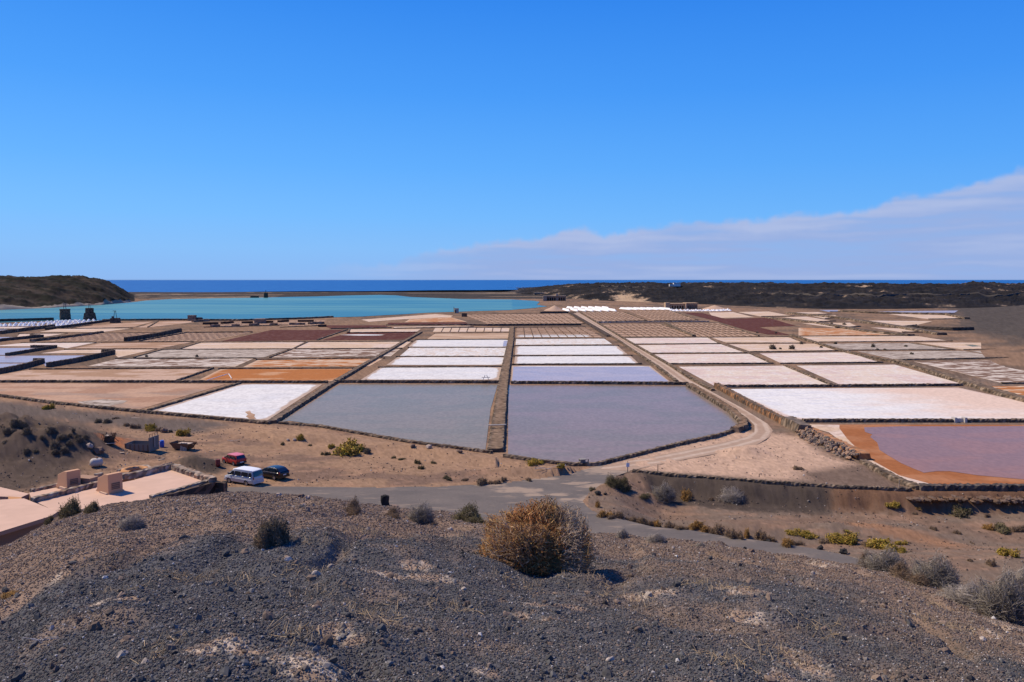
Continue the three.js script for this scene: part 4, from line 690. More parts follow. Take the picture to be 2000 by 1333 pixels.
// ---------------------------------------------------------------- building with pink roofs below the hill
{
  const plaster = mat([0.5, 0.36, 0.28], 0.95), ochre = mat([0.52, 0.27, 0.125], 0.95), dark = mat([0.36, 0.23, 0.16], 0.95);  // dark: plaster tone lowered, shade on slab sides and fascia is in the colour
  const noiseT = dataTex(256, 256, (i, j) => { const v = 0.86 + 0.14 * fbm(i / 40, j / 40, 4) - 0.05 * hash(i, j); return [v, v * 0.985, v * 0.97]; }, true);
  const roofM = new THREE.MeshPhysicalMaterial({ specularIntensity: 0.15, map: noiseT, color: lin(0.66, 0.45, 0.335), roughness: 0.95 });
  const o = thing('flat_roofed_house', 'pink flat-roofed house with stone parapets at the foot of the hill', 'building');
  const RH = 2.2;
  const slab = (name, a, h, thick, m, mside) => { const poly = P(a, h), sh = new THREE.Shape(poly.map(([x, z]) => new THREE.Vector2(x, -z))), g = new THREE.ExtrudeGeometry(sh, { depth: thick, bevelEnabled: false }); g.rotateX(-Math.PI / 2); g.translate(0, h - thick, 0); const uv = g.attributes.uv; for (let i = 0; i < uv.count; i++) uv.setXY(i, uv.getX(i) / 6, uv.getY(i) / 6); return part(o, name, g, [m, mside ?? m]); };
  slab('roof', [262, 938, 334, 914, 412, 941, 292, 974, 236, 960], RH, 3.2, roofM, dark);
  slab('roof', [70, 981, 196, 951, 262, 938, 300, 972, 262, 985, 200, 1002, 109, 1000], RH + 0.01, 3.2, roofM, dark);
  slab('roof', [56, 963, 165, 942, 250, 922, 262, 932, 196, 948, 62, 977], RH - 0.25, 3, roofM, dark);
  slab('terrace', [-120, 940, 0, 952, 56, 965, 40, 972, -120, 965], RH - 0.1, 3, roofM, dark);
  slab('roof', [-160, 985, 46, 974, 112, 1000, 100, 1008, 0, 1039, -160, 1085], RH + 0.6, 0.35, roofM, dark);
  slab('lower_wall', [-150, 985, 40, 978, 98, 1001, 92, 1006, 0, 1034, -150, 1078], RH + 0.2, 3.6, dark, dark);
  slab('skylight', [15, 970, 42, 972, 40, 976, 16, 976], RH + 0.25, 0.4, ochre, dark);
  const stoneT = [[0.3, 0.25, 0.2], [0.2, 0.155, 0.12], [0.12, 0.095, 0.08], [0.42, 0.34, 0.27], [0.36, 0.24, 0.16]];
  const para = (a, w, h, top = RH) => part(o, 'parapet', wallGeo(P(a, top), w, h, top - 0.05, 0.3, 300 + a[0], stoneT), stoneMat);
  para([238, 931, 262, 928, 300, 919, 334, 910.5], 0.7, 0.35, RH + 0.3); para([334, 910.5, 375, 924, 416, 938], 0.75, 0.3, RH + 0.3); para([416, 939, 360, 955, 294, 974], 0.5, 0.3);
  para([62, 978, 130, 961, 196, 944], 0.6, 0.3, RH + 0.2); para([60, 960, 120, 947, 155, 940], 0.5, 0.25, RH - 0.2);
  para([232, 922, 250, 917, 285, 914, 292, 919], 0.6, 0.3, RH - 0.1); para([186, 931, 200, 928], 0.5, 0.3);
  part(o, 'inner_parapet', wallGeo(P([264, 932, 300, 922.5, 333, 914], RH), 0.25, 0.62, RH, 1, 320, [[0.4, 0.26, 0.19]]), stoneMat);
  for (const a of [[296, 976.5, 420, 942], [421, 942, 436, 945]]) { const [A, B] = P(a, RH), L = Math.hypot(B[0] - A[0], B[1] - A[1]), m = part(o, 'stone_wall', blockStone(L + 0.3, 2.5, 0.5, 0, 321 + a[0], [[0.07, 0.055, 0.045], [0.12, 0.085, 0.065], [0.045, 0.038, 0.033], [0.17, 0.12, 0.09]]), stoneMat); m.position.set((A[0] + B[0]) / 2, RH - 2.4, (A[1] + B[1]) / 2); m.rotation.y = -Math.atan2(B[1] - A[1], B[0] - A[0]); }
  for (const [bx, by, w, d, h] of [[216, 961, 1.9, 1.4, 2.1], [136, 951, 1.8, 1.3, 1.9]]) {   // wedge-topped roof vents
    const [x, z] = gp(bx, by, RH), v = new THREE.Group(); v.name = 'roof_vent'; v.position.set(x, RH - 0.1, z); v.rotation.y = -0.62; o.add(v);
    const sh = new THREE.Shape([new THREE.Vector2(-w / 2 - 0.8, 0), new THREE.Vector2(-w / 2 - 0.35, 0.35), new THREE.Vector2(-w / 2 - 0.1, h * 0.72), new THREE.Vector2(w / 2 - 0.5, h), new THREE.Vector2(w / 2, h), new THREE.Vector2(w / 2, 0)]);
    const g = new THREE.ExtrudeGeometry(sh, { depth: d, bevelEnabled: true, bevelSize: 0.05, bevelThickness: 0.05, bevelSegments: 2 }); g.translate(0, 0, -d / 2);
    part(v, 'cowl', g, new THREE.MeshPhysicalMaterial({ specularIntensity: 0.15, color: lin(0.56, 0.33, 0.2), roughness: 0.95 }));
    part(v, 'grille', box(0.06, h * 0.3, d * 0.6, w / 2 + 0.07, h * 0.42, 0), mat([0.16, 0.11, 0.085], 0.9));
    for (let i = 0; i < 3; i++) part(v, 'louvre', box(0.05, 0.05, d * 0.6, w / 2 + 0.1, h * (0.33 + 0.09 * i), 0), dark);
    part(v, 'footing', box(w * 0.7, 0.25, d + 0.5, 0.2, 0.12, 0), plaster);
  }
  { const [x, z] = gp(168, 946, RH), s = part(o, 'shaft', box(2.2, 1.0, 1.2), dark); s.position.set(x, RH + 0.3, z); s.rotation.y = -0.3; }
  { const [x, z] = gp(263, 922, RH - 0.2), g = new THREE.TorusGeometry(1.2, 0.35, 6, 20, Math.PI * 1.5); g.rotateX(-Math.PI / 2); const s = part(o, 'round_planter', g, ochre); s.position.set(x, RH - 0.1, z); }
  const post = on(439, 961); single('gate_stump', blockStone(0.45, 1.2, 0.5, 0.1, 44).translate(post[0], 0, post[2]), stoneMat, 'short dark stone stump at the corner of the pink-roofed house', 'post');
}

// ---------------------------------------------------------------- vehicles
const glassM = new THREE.MeshPhysicalMaterial({ color: lin(0.015, 0.018, 0.022), roughness: 0.08, clearcoat: 1 }), tyreM = mat([0.018, 0.018, 0.018], 0.9), rimM = mat([0.5, 0.5, 0.52], 0.35, { metalness: 0.8 }), trimM = mat([0.03, 0.03, 0.032], 0.6);
function loftBody(st, halfW) {   // stations: [x, y0, y1, width share]; rounded cross sections joined along x
  const pos = [], idx = [], N = 16;
  for (const [x, y0, y1, k] of st) for (let i = 0; i < N; i++) { const a = i / N * Math.PI * 2, c = Math.cos(a), s = Math.sin(a), e = 0.28, px = Math.sign(c) * Math.abs(c) ** e, py = Math.sign(s) * Math.abs(s) ** e; pos.push(x, (y0 + y1) / 2 + py * (y1 - y0) / 2, px * halfW * k); }
  for (let j = 0; j < st.length - 1; j++) for (let i = 0; i < N; i++) { const a = j * N + i, b = j * N + (i + 1) % N; idx.push(a, b, a + N, b, b + N, a + N); }
  for (let i = 1; i < N - 1; i++) { idx.push(0, i + 1, i); const e = (st.length - 1) * N; idx.push(e, e + i, e + i + 1); }
  return geom(pos, idx);
}
function quadPanel(a, b, c, d, t = 0.02) {   // thin pane between four points, pushed out along its normal
  const A = new THREE.Vector3(...a), B = new THREE.Vector3(...b), Cc = new THREE.Vector3(...c), Dd = new THREE.Vector3(...d), n = new THREE.Vector3().crossVectors(B.clone().sub(A), Dd.clone().sub(A)).normalize().multiplyScalar(t);
  const o = [A, B, Cc, Dd].map((v) => v.clone().add(n)), pos = [...o, A, B, Cc, Dd].flatMap((v) => [v.x, v.y, v.z]);
  return geom(pos, [0, 1, 2, 0, 2, 3, 0, 4, 1, 1, 4, 5, 1, 5, 2, 2, 5, 6, 2, 6, 3, 3, 6, 7, 3, 7, 0, 0, 7, 4]).toNonIndexed();
}
function wheel(car, x, z, r, side) {
  const w = new THREE.Group(); w.name = 'wheel'; w.position.set(x, r, z); car.add(w);
  const ty = new THREE.TorusGeometry(r - 0.075, 0.085, 8, 22); ty.scale(1, 1, 1.15); part(w, 'tyre', ty, tyreM);
  const hub = new THREE.CylinderGeometry(r - 0.1, r - 0.1, 0.12, 20); hub.rotateX(Math.PI / 2); part(w, 'rim', mergeGeometries([hub, ...[0, 1, 2, 3, 4].map((k) => { const g = new THREE.BoxGeometry(0.07, r * 0.75, 0.05); g.translate(0, r * 0.35, 0.075 * side); g.rotateZ(k * 1.2566); return g; })].map((g) => g.toNonIndexed())), rimM);
}
// x forward; cabin points as [x, y] at the belt and roof
function car(name, label, px, py, heading, s) {
  const p = on(px, py), t = thing(name, label, 'car', [p[0], groundH(p[0], p[2]), p[2]], Math.atan2(-heading[1], heading[0]));
  const paint = new THREE.MeshPhysicalMaterial({ color: lin(...s.color), roughness: s.rough ?? 0.35, metalness: s.metal ?? 0, clearcoat: s.coat ?? 0.8, clearcoatRoughness: 0.1 }), roofP = s.roof ? new THREE.MeshPhysicalMaterial({ color: lin(...s.roof), roughness: 0.5 }) : paint, hw = s.W / 2;
  const body = part(t, 'body', loftBody(s.lower, hw), paint);
  part(t, 'cabin', loftBody(s.cabin, hw), paint); part(t, 'roof', loftBody(s.roofSt, hw), roofP);
  for (const z of [-1, 1]) for (const [a, b, c, d] of s.side) { const y0 = a[1], z0 = (q) => z * (hw * 0.985 - (q[1] - y0) * s.lean) + z * 0.012, v = (q) => [q[0], q[1], z0(q)]; part(t, 'window', z > 0 ? quadPanel(v(a), v(b), v(c), v(d)) : quadPanel(v(d), v(c), v(b), v(a)), glassM); }
  const [wr0, wr1] = s.rearGlass, [wf0, wf1] = s.frontGlass, kw = 0.84, kt = 0.72;
  part(t, 'rear_window', quadPanel([wr0[0], wr0[1], -hw * kw], [wr0[0], wr0[1], hw * kw], [wr1[0], wr1[1], hw * kt], [wr1[0], wr1[1], -hw * kt], 0.025), glassM);
  part(t, 'windscreen', quadPanel([wf0[0], wf0[1], hw * kw], [wf0[0], wf0[1], -hw * kw], [wf1[0], wf1[1], -hw * kt], [wf1[0], wf1[1], hw * kt], 0.025), glassM);
  for (const x of s.axles) for (const z of [-1, 1]) { wheel(t, x, z * (hw - 0.07), s.R, z); const a = new THREE.CircleGeometry(s.R + 0.05, 20, 0, Math.PI); a.translate(x, s.R, 0); const arch = new THREE.CylinderGeometry(s.R + 0.06, s.R + 0.06, 0.12, 20, 1, false, -Math.PI / 2, Math.PI); arch.rotateX(Math.PI / 2); arch.rotateZ(Math.PI / 2); arch.translate(x, s.R, z * (hw - 0.045)); part(t, 'wheel_arch', arch, trimM); }
  for (const z of [-1, 1]) { part(t, 'tail_light', box(0.06, s.lightH ?? 0.3, 0.16, s.rear - 0.0, s.lightY, z * hw * 0.84), mat([0.3, 0.012, 0.01], 0.3)); part(t, 'headlight', box(0.1, 0.16, 0.3, s.front - 0.03, s.headY, z * hw * 0.68), mat([0.6, 0.6, 0.6], 0.2)); part(t, 'mirror', box(0.14, 0.16, 0.22, s.mirror[0], s.mirror[1], z * (hw + 0.08)), s.mirrorC ? paint : trimM); part(t, 'door_handle', box(0.16, 0.035, 0.03, s.handle[0], s.handle[1], z * (hw + 0.01)), trimM); }
  part(t, 'rear_bumper', box(0.14, 0.22, s.W * 0.94, s.rear - 0.02, 0.42, 0), s.bumper ? trimM : paint); part(t, 'front_bumper', box(0.14, 0.22, s.W * 0.92, s.front, 0.42, 0), s.bumper ? trimM : paint);
  part(t, 'number_plate', box(0.02, 0.11, 0.5, s.rear - 0.1, s.plateY, 0), mat([0.7, 0.7, 0.68], 0.5));
  if (s.stripe) for (const z of [-1, 1]) part(t, 'side_moulding', box(s.stripe[1] - s.stripe[0], 0.06, 0.03, (s.stripe[0] + s.stripe[1]) / 2, s.stripe[2], z * (hw + 0.005)), s.stripeM);
  return t;
}
car('van', 'silver minivan with a white roof and dark windows', 476, 943.5, [-0.88, -0.46], {
  W: 1.76, color: [0.5, 0.51, 0.53], metal: 0.1, rough: 0.35, roof: [0.72, 0.73, 0.75], lean: 0.18, R: 0.33, axles: [1.5, -1.28], rear: -2.33, front: 2.32, lightY: 0.98, lightH: 0.26, headY: 0.72, mirror: [1.42, 1.22], handle: [0.75, 0.98], plateY: 0.62, stripe: [-2.1, 2.2, 0.74], stripeM: mat([0.75, 0.76, 0.78], 0.4),
  lower: [[2.36, 0.4, 0.62, 0.8], [2.28, 0.3, 0.82, 0.95], [1.9, 0.27, 0.98, 1], [1.2, 0.25, 1.12, 1], [-1.6, 0.25, 1.12, 1], [-2.2, 0.28, 1.12, 0.99], [-2.36, 0.36, 1.05, 0.95]],
  cabin: [[1.95, 0.8, 1.02, 0.93], [1.2, 0.8, 1.52, 0.9], [0.85, 0.8, 1.76, 0.88], [-1.6, 0.8, 1.84, 0.88], [-2.12, 0.8, 1.8, 0.88], [-2.34, 0.8, 1.1, 0.94]],
  roofSt: [[0.95, 1.66, 1.79, 0.83], [0.6, 1.66, 1.87, 0.86], [-0.6, 1.66, 1.92, 0.87], [-1.7, 1.66, 1.9, 0.87], [-2.18, 1.68, 1.82, 0.83]],
  side: [[[1.45, 1.12], [0.72, 1.12], [0.72, 1.6], [1.02, 1.58]], [[0.56, 1.14], [-0.36, 1.14], [-0.36, 1.6], [0.56, 1.6]], [[-0.52, 1.14], [-1.5, 1.14], [-1.5, 1.6], [-0.52, 1.6]], [[-1.66, 1.14], [-2.12, 1.14], [-2.02, 1.6], [-1.66, 1.6]]].map((q) => q.map(([x, y]) => [x, y])),
  rearGlass: [[-2.36, 1.12], [-2.17, 1.72]], frontGlass: [[1.88, 1.06], [0.98, 1.68]] });
car('hatchback', 'faded red boxy hatchback with a pink roof', 457, 906, [-0.785, -0.62], {
  W: 1.5, color: [0.42, 0.025, 0.018], coat: 0.2, rough: 0.5, roof: [0.62, 0.16, 0.2], lean: 0.16, R: 0.28, axles: [1.12, -1.05], rear: -1.68, front: 1.68, lightY: 0.72, headY: 0.66, mirror: [0.72, 0.95], handle: [0.0, 0.82], plateY: 0.5, bumper: 1,
  lower: [[1.7, 0.34, 0.62, 0.9], [1.62, 0.26, 0.8, 0.97], [0.9, 0.24, 0.88, 1], [-1.2, 0.24, 0.9, 1], [-1.6, 0.27, 0.9, 0.98], [-1.7, 0.34, 0.84, 0.95]],
  cabin: [[0.95, 0.7, 0.88, 0.93], [0.45, 0.7, 1.32, 0.88], [-1.1, 0.7, 1.38, 0.87], [-1.42, 0.7, 1.34, 0.87], [-1.68, 0.7, 0.9, 0.93]],
  roofSt: [[0.5, 1.26, 1.36, 0.82], [0.2, 1.26, 1.42, 0.85], [-1.1, 1.26, 1.43, 0.85], [-1.46, 1.26, 1.38, 0.82]],
  side: [[[0.74, 0.9], [-0.2, 0.9], [-0.2, 1.26], [0.42, 1.26]], [[-0.3, 0.9], [-1.45, 0.9], [-1.3, 1.26], [-0.3, 1.26]]],
  rearGlass: [[-1.69, 0.95], [-1.46, 1.3]], frontGlass: [[0.94, 0.9], [0.5, 1.3]] });
car('hatchback', 'black five-door hatchback parked behind the silver minivan', 532, 933.5, [-0.86, -0.5], {
  W: 1.74, color: [0.006, 0.006, 0.007], coat: 0.35, rough: 0.35, lean: 0.2, R: 0.32, axles: [1.25, -1.2], rear: -1.98, front: 2.0, lightY: 0.9, headY: 0.68, mirror: [0.78, 1.0], handle: [-0.3, 0.88], plateY: 0.66, stripe: [-1.5, 0.9, 0.93], stripeM: rimM,
  lower: [[2.02, 0.4, 0.6, 0.75], [1.9, 0.3, 0.76, 0.92], [1.1, 0.24, 0.92, 1], [-1.2, 0.24, 0.98, 1], [-1.8, 0.28, 1.0, 0.97], [-2.02, 0.38, 0.95, 0.88]],
  cabin: [[1.15, 0.75, 0.95, 0.92], [0.3, 0.75, 1.36, 0.86], [-0.4, 0.75, 1.45, 0.85], [-1.4, 0.75, 1.4, 0.84], [-1.95, 0.75, 1.0, 0.9]],
  roofSt: [[0.3, 1.3, 1.4, 0.78], [-0.4, 1.3, 1.48, 0.8], [-1.3, 1.3, 1.45, 0.79], [-1.6, 1.3, 1.36, 0.75]],
  side: [[[0.85, 0.98], [-0.22, 0.98], [-0.22, 1.34], [0.28, 1.32]], [[-0.32, 0.98], [-1.55, 1.02], [-1.2, 1.33], [-0.32, 1.34]]],
  rearGlass: [[-1.97, 1.02], [-1.6, 1.36]], frontGlass: [[1.12, 0.97], [0.34, 1.36]] });

// ---------------------------------------------------------------- yard clutter
const rust = mat([0.17, 0.1, 0.065], 0.9), greyMetal = mat([0.19, 0.16, 0.135], 0.8), plankM = mat([0.48, 0.37, 0.27], 0.9);
function trough(o, L, W, Hh, flare, m, t = 0.06) {   // open box with thick sloping sides
  const s = (x0, x1, z0, z1, X0, X1, Z0, Z1) => { const pos = [x0, 0, z0, x1, 0, z1, X1, Hh, Z1, X0, Hh, Z0]; return pos; };
  const l = L / 2, w = W / 2, f = flare;
  const side = (name, a, b, c, d, n) => { const pos = [...a, ...b, ...c, ...d, ...[a, b, c, d].flatMap((p) => [p[0] + n[0] * t, p[1], p[2] + n[1] * t])]; part(o, name, geom(pos, [0, 1, 2, 0, 2, 3, 4, 6, 5, 4, 7, 6, 0, 4, 1, 1, 4, 5, 1, 5, 2, 2, 5, 6, 2, 6, 3, 3, 6, 7, 3, 7, 0, 0, 7, 4]).toNonIndexed(), m); };
  side('side_panel', [-l + f, 0.12, w - f * 0.4], [l - f, 0.12, w - f * 0.4], [l, Hh, w], [-l, Hh, w], [0, -1]); side('side_panel', [-l + f, 0.12, -w + f * 0.4], [l - f, 0.12, -w + f * 0.4], [l, Hh, -w], [-l, Hh, -w], [0, 1]);
  side('end_panel', [-l + f, 0.12, -w + f * 0.4], [-l + f, 0.12, w - f * 0.4], [-l, Hh, w], [-l, Hh, -w], [1, 0]); side('end_panel', [l - f, 0.12, -w + f * 0.4], [l - f, 0.12, w - f * 0.4], [l, Hh, w], [l, Hh, -w], [-1, 0]);
  part(o, 'floor', box(L - 2 * f, 0.08, W - f * 0.8, 0, 0.15, 0), m);
}
const gnd = (px, py) => ray(px, py);
{
  let p = gnd(276, 880), t = thing('tipper_body', 'brown tipper body with an upright headboard and rails', 'tipper body', p, -0.12);
  trough(t, 3.6, 2.2, 1.1, 0.08, greyMetal);
  const hb = part(t, 'headboard', box(0.12, 2.0, 2.3, 1.85, 1.0, 0), greyMetal); for (let i = 0; i < 4; i++) part(t, 'rail_post', box(0.05, 0.4, 0.05, 1.85, 2.2, -0.95 + i * 0.63), rust);
  part(t, 'rail', box(0.05, 0.05, 2.1, 1.85, 2.42, 0), rust); part(t, 'hydraulic_ram', new THREE.CylinderGeometry(0.09, 0.09, 1.3, 10).translate(2.02, 1.2, 0.1), mat([0.35, 0.34, 0.33], 0.5, { metalness: 0.5 })); for (let i = 0; i < 6; i++) part(t, 'rib', box(0.07, 0.95, 0.06, -1.6 + i * 0.64, 0.58, 1.12), rust);
  p = gnd(358, 878); t = thing('skip', 'boat-shaped rusty skip with pale debris inside', 'skip', p, -0.28);
  trough(t, 3.4, 1.7, 1.0, 0.6, rust); part(t, 'debris', box(1.9, 0.25, 1.1, 0.2, 0.75, -0.1), mat([0.5, 0.4, 0.32], 1)); part(t, 'lifting_lug', box(0.4, 0.12, 0.12, 1.85, 0.8, 0.4), rust); part(t, 'lifting_lug', box(0.4, 0.12, 0.12, 1.85, 0.8, -0.4), rust);
  p = gnd(357, 881.5); t = thing('pallet', 'wooden pallet leaning on the rusty skip', 'pallet', p, -0.1); for (let i = 0; i < 6; i++) { const s = part(t, 'slat', box(0.95, 0.13, 0.03), plankM); s.position.set(0, 0.1 + i * 0.18, -0.32 * (0.1 + i * 0.18)); s.rotation.x = -0.3; } for (const x of [-0.4, 0, 0.4]) { const s = part(t, 'runner', box(0.09, 1.1, 0.09), plankM); s.position.set(x, 0.56, -0.25); s.rotation.x = -0.3; }
  p = gnd(316, 874); t = thing('barrel', 'blue plastic barrel beside the tipper body', 'barrel', p);
  part(t, 'drum', new THREE.LatheGeometry([[0, 0], [0.27, 0], [0.3, 0.05], [0.31, 0.3], [0.33, 0.33], [0.31, 0.36], [0.31, 0.6], [0.33, 0.63], [0.31, 0.66], [0.3, 0.9], [0.25, 0.95], [0, 0.95]].map(([x, y]) => new THREE.Vector2(x, y)), 22), mat([0.02, 0.1, 0.48], 0.4)); part(t, 'lid', new THREE.CylinderGeometry(0.24, 0.24, 0.05, 18).translate(0, 0.975, 0), mat([0.03, 0.14, 0.55], 0.4));
  p = gnd(425.5, 911); t = thing('oil_drum', 'dull red oil drum standing among loose stones', 'barrel', p);
  part(t, 'drum', new THREE.LatheGeometry([[0, 0], [0.28, 0], [0.28, 0.28], [0.3, 0.3], [0.28, 0.32], [0.28, 0.58], [0.3, 0.6], [0.28, 0.62], [0.28, 0.86], [0.29, 0.88], [0.26, 0.86], [0, 0.85]].map(([x, y]) => new THREE.Vector2(x, y)), 20), mat([0.2, 0.025, 0.022], 0.6)); part(t, 'rim', new THREE.TorusGeometry(0.285, 0.02, 6, 20).rotateX(Math.PI / 2).translate(0, 0.88, 0), greyMetal);
  p = gnd(188, 912); t = thing('tank', 'rounded white tank with a dark shaded end lying on the soil', 'tank', p, 0.55);
  const tg = new THREE.LatheGeometry([[0, -0.95], [0.35, -0.9], [0.62, -0.7], [0.7, -0.45], [0.7, 0.45], [0.62, 0.7], [0.35, 0.9], [0, 0.95]].map(([x, y]) => new THREE.Vector2(x, y)), 26); tg.rotateZ(Math.PI / 2); tg.translate(0, 0.68, 0); part(t, 'shell', tg, mat([0.5, 0.43, 0.36], 0.7)); t.scale.setScalar(0.8); part(t, 'hatch', new THREE.CylinderGeometry(0.16, 0.16, 0.12, 14).translate(0.1, 1.42, 0), rust); for (const x of [-0.4, 0.4]) part(t, 'cradle', box(0.12, 0.3, 1.1, x, 0.12, 0), rust);
  p = gnd(213, 867); t = thing('scrap_engine', 'heap of rusty pump machinery on orange soil', 'machine', p, 0.3);
  const r = rng(31); part(t, 'block', blockStone(1.3, 0.9, 0.9, 0.1, 51, [[0.07, 0.05, 0.04]]), stoneMat); for (let i = 0; i < 9; i++) { const g = new THREE.TorusGeometry(0.22 + 0.25 * r(), 0.035, 6, 16), m = part(t, i % 3 ? 'hoop' : 'flywheel', g, rust); m.position.set((r() - 0.5) * 1.6, 0.5 + r() * 0.7, (r() - 0.5) * 0.9); m.rotation.set(r() * 3, r() * 3, r()); }
  for (let i = 0; i < 10; i++) { const m = part(t, 'pipe', new THREE.CylinderGeometry(0.04, 0.04, 1 + r(), 7), rust); m.position.set((r() - 0.5) * 1.8, 0.4 + r() * 0.5, (r() - 0.5) * 0.9); m.rotation.set(r() * 3, r() * 3, r() * 3); } part(t, 'cover', new THREE.CylinderGeometry(0.42, 0.42, 0.08, 16).translate(-0.1, 1.12, 0), mat([0.4, 0.32, 0.25], 0.8)); part(t, 'sill', box(1.6, 0.08, 0.3, 0.1, 0.15, 0.7), plankM);
  for (const [x, y, l, w, a, lab] of [[237, 885.5, 0.6, 0.3, 0.2, 'pale board flat on the orange soil'], [314, 899, 0.8, 0.16, 0.9, 'longer plank lying in the yard'], [319, 896, 0.4, 0.14, 1.1, 'short plank next to the longer one'], [411, 882.5, 0.5, 0.12, 0.6, 'splintered plank in the open yard'], [264, 817.5, 1.4, 0.25, 0, 'long pale board beside the dark gravel track']]) { const q = gnd(x, y), m = single('plank', box(l, 0.06, w), plankM, lab, 'plank', 'planks lying in the yard'); m.position.set(q[0], q[1] + 0.05, q[2]); m.rotation.y = a; }
  // black stone marker by the road
  p = on(753, 991.5); t = thing('stone_marker', 'black basalt marker block on a low base by the road', 'marker', p, 0.35);
  part(t, 'block', blockStone(0.78, 1.2, 0.62, 0.14, 61, [[0.022, 0.022, 0.023], [0.035, 0.034, 0.034]]), stoneMat); part(t, 'kerb', wallGeo([[-2, 0.75], [-0.3, 0.1]], 0.25, 0.14, 0, 0.2, 62, [[0.03, 0.028, 0.027]]), stoneMat); part(t, 'cap', blockStone(0.55, 0.12, 0.4, 0.1, 63, [[0.03, 0.03, 0.03]], 1.17), stoneMat);
  const slab = single('stone_slab', rockGeo(64, 1), mat([0.3, 0.21, 0.16], 1), 'flat reddish slab lying beside the black marker', 'stone'); { const q = on(768, 990); slab.position.set(q[0], 0.06, q[2]); slab.scale.set(0.6, 0.14, 0.3); }
  // gate posts and sign at the track
  p = on(1138, 909); t = thing('gate_pillar', 'square grey gate pillar at the edge of the brine pond', 'pillar', p, 0.2); part(t, 'pillar', blockStone(0.75, 0.75, 0.7, 0.04, 65, [[0.2, 0.185, 0.17], [0.15, 0.135, 0.125]]), stoneMat); part(t, 'cap', box(0.85, 0.1, 0.8, 0, 0.78, 0), mat([0.26, 0.24, 0.22])); part(t, 'gate_post', box(0.12, 0.75, 0.12, 0.75, 0.37, 0), mat([0.12, 0.1, 0.09]));
  p = on(1226, 923); t = thing('sign_board', 'small white sign board on a post at the start of the track', 'sign', p, 0.1); part(t, 'post', box(0.09, 1.0, 0.09, 0, 0.5, 0), greyMetal); part(t, 'board', box(0.42, 0.5, 0.04, 0, 0.95, 0.06), mat([0.72, 0.72, 0.74], 0.5)); part(t, 'finial', box(0.06, 0.3, 0.06, 0, 1.25, 0), darkWood);
  for (const [x, y, h, lab] of [[1285, 926, 0.9, 'thin dark post on the stone row'], [1756, 958, 0.9, 'thin pale stake near the mauve lagoon'], [1483, 937, 0.4, 'short stake in the pink sand']]) { const q = on(x, y), m = single('stake', new THREE.CylinderGeometry(0.035, 0.05, h, 7).translate(0, h / 2, 0), x > 1700 ? plankM : darkWood, lab, 'stake'); m.position.set(q[0], 0.3, q[2]); }
  p = on(1874, 825); t = thing('sluice', 'pale concrete sluice in the gap of the lagoon wall', 'sluice', p); for (const s of [-1, 1]) part(t, 'jamb', box(0.4, 0.9, 1.1, s * 0.85, 0.4, 0), mat([0.5, 0.45, 0.4])); part(t, 'gate', box(1.3, 0.65, 0.1, 0, 0.33, 0), mat([0.55, 0.5, 0.45]));
  p = on(434, 741); t = thing('white_pipe', 'crooked white pipe lying over the wall by the orange pan', 'pipe', p); for (const [a, b] of [[[-2.6, 0.1, 3], [0.2, 0.9, -3]], [[0.4, 0.9, -3.2], [2.4, 0.2, 0.4]]]) part(t, 'length', new THREE.TubeGeometry(new THREE.LineCurve3(new THREE.Vector3(...a), new THREE.Vector3(...b)), 1, 0.1, 7), mat([0.7, 0.69, 0.67], 0.6));
  p = on(949, 790); t = thing('foot_bridge', 'small plank bridge on the wall top near the pond corner', 'bridge', on(949, 746.5)); for (const s of [-1, 1]) { const m = part(t, 'trestle', box(0.12, 1.6, 0.12), mat([0.5, 0.45, 0.4])); m.position.set(s * 0.5, 0.9, 0); m.rotation.z = s * 0.4; } part(t, 'plank', box(2, 0.1, 0.4, 0, 1.1, 0), mat([0.5, 0.45, 0.4]));
  p = on(971, 843); t = thing('sluice_plank', 'grey plank bridging the end of the broad causeway', 'plank', [p[0], 1.05, p[2]], 0.15); part(t, 'board', box(2.9, 0.1, 0.35), mat([0.4, 0.37, 0.34]));
}

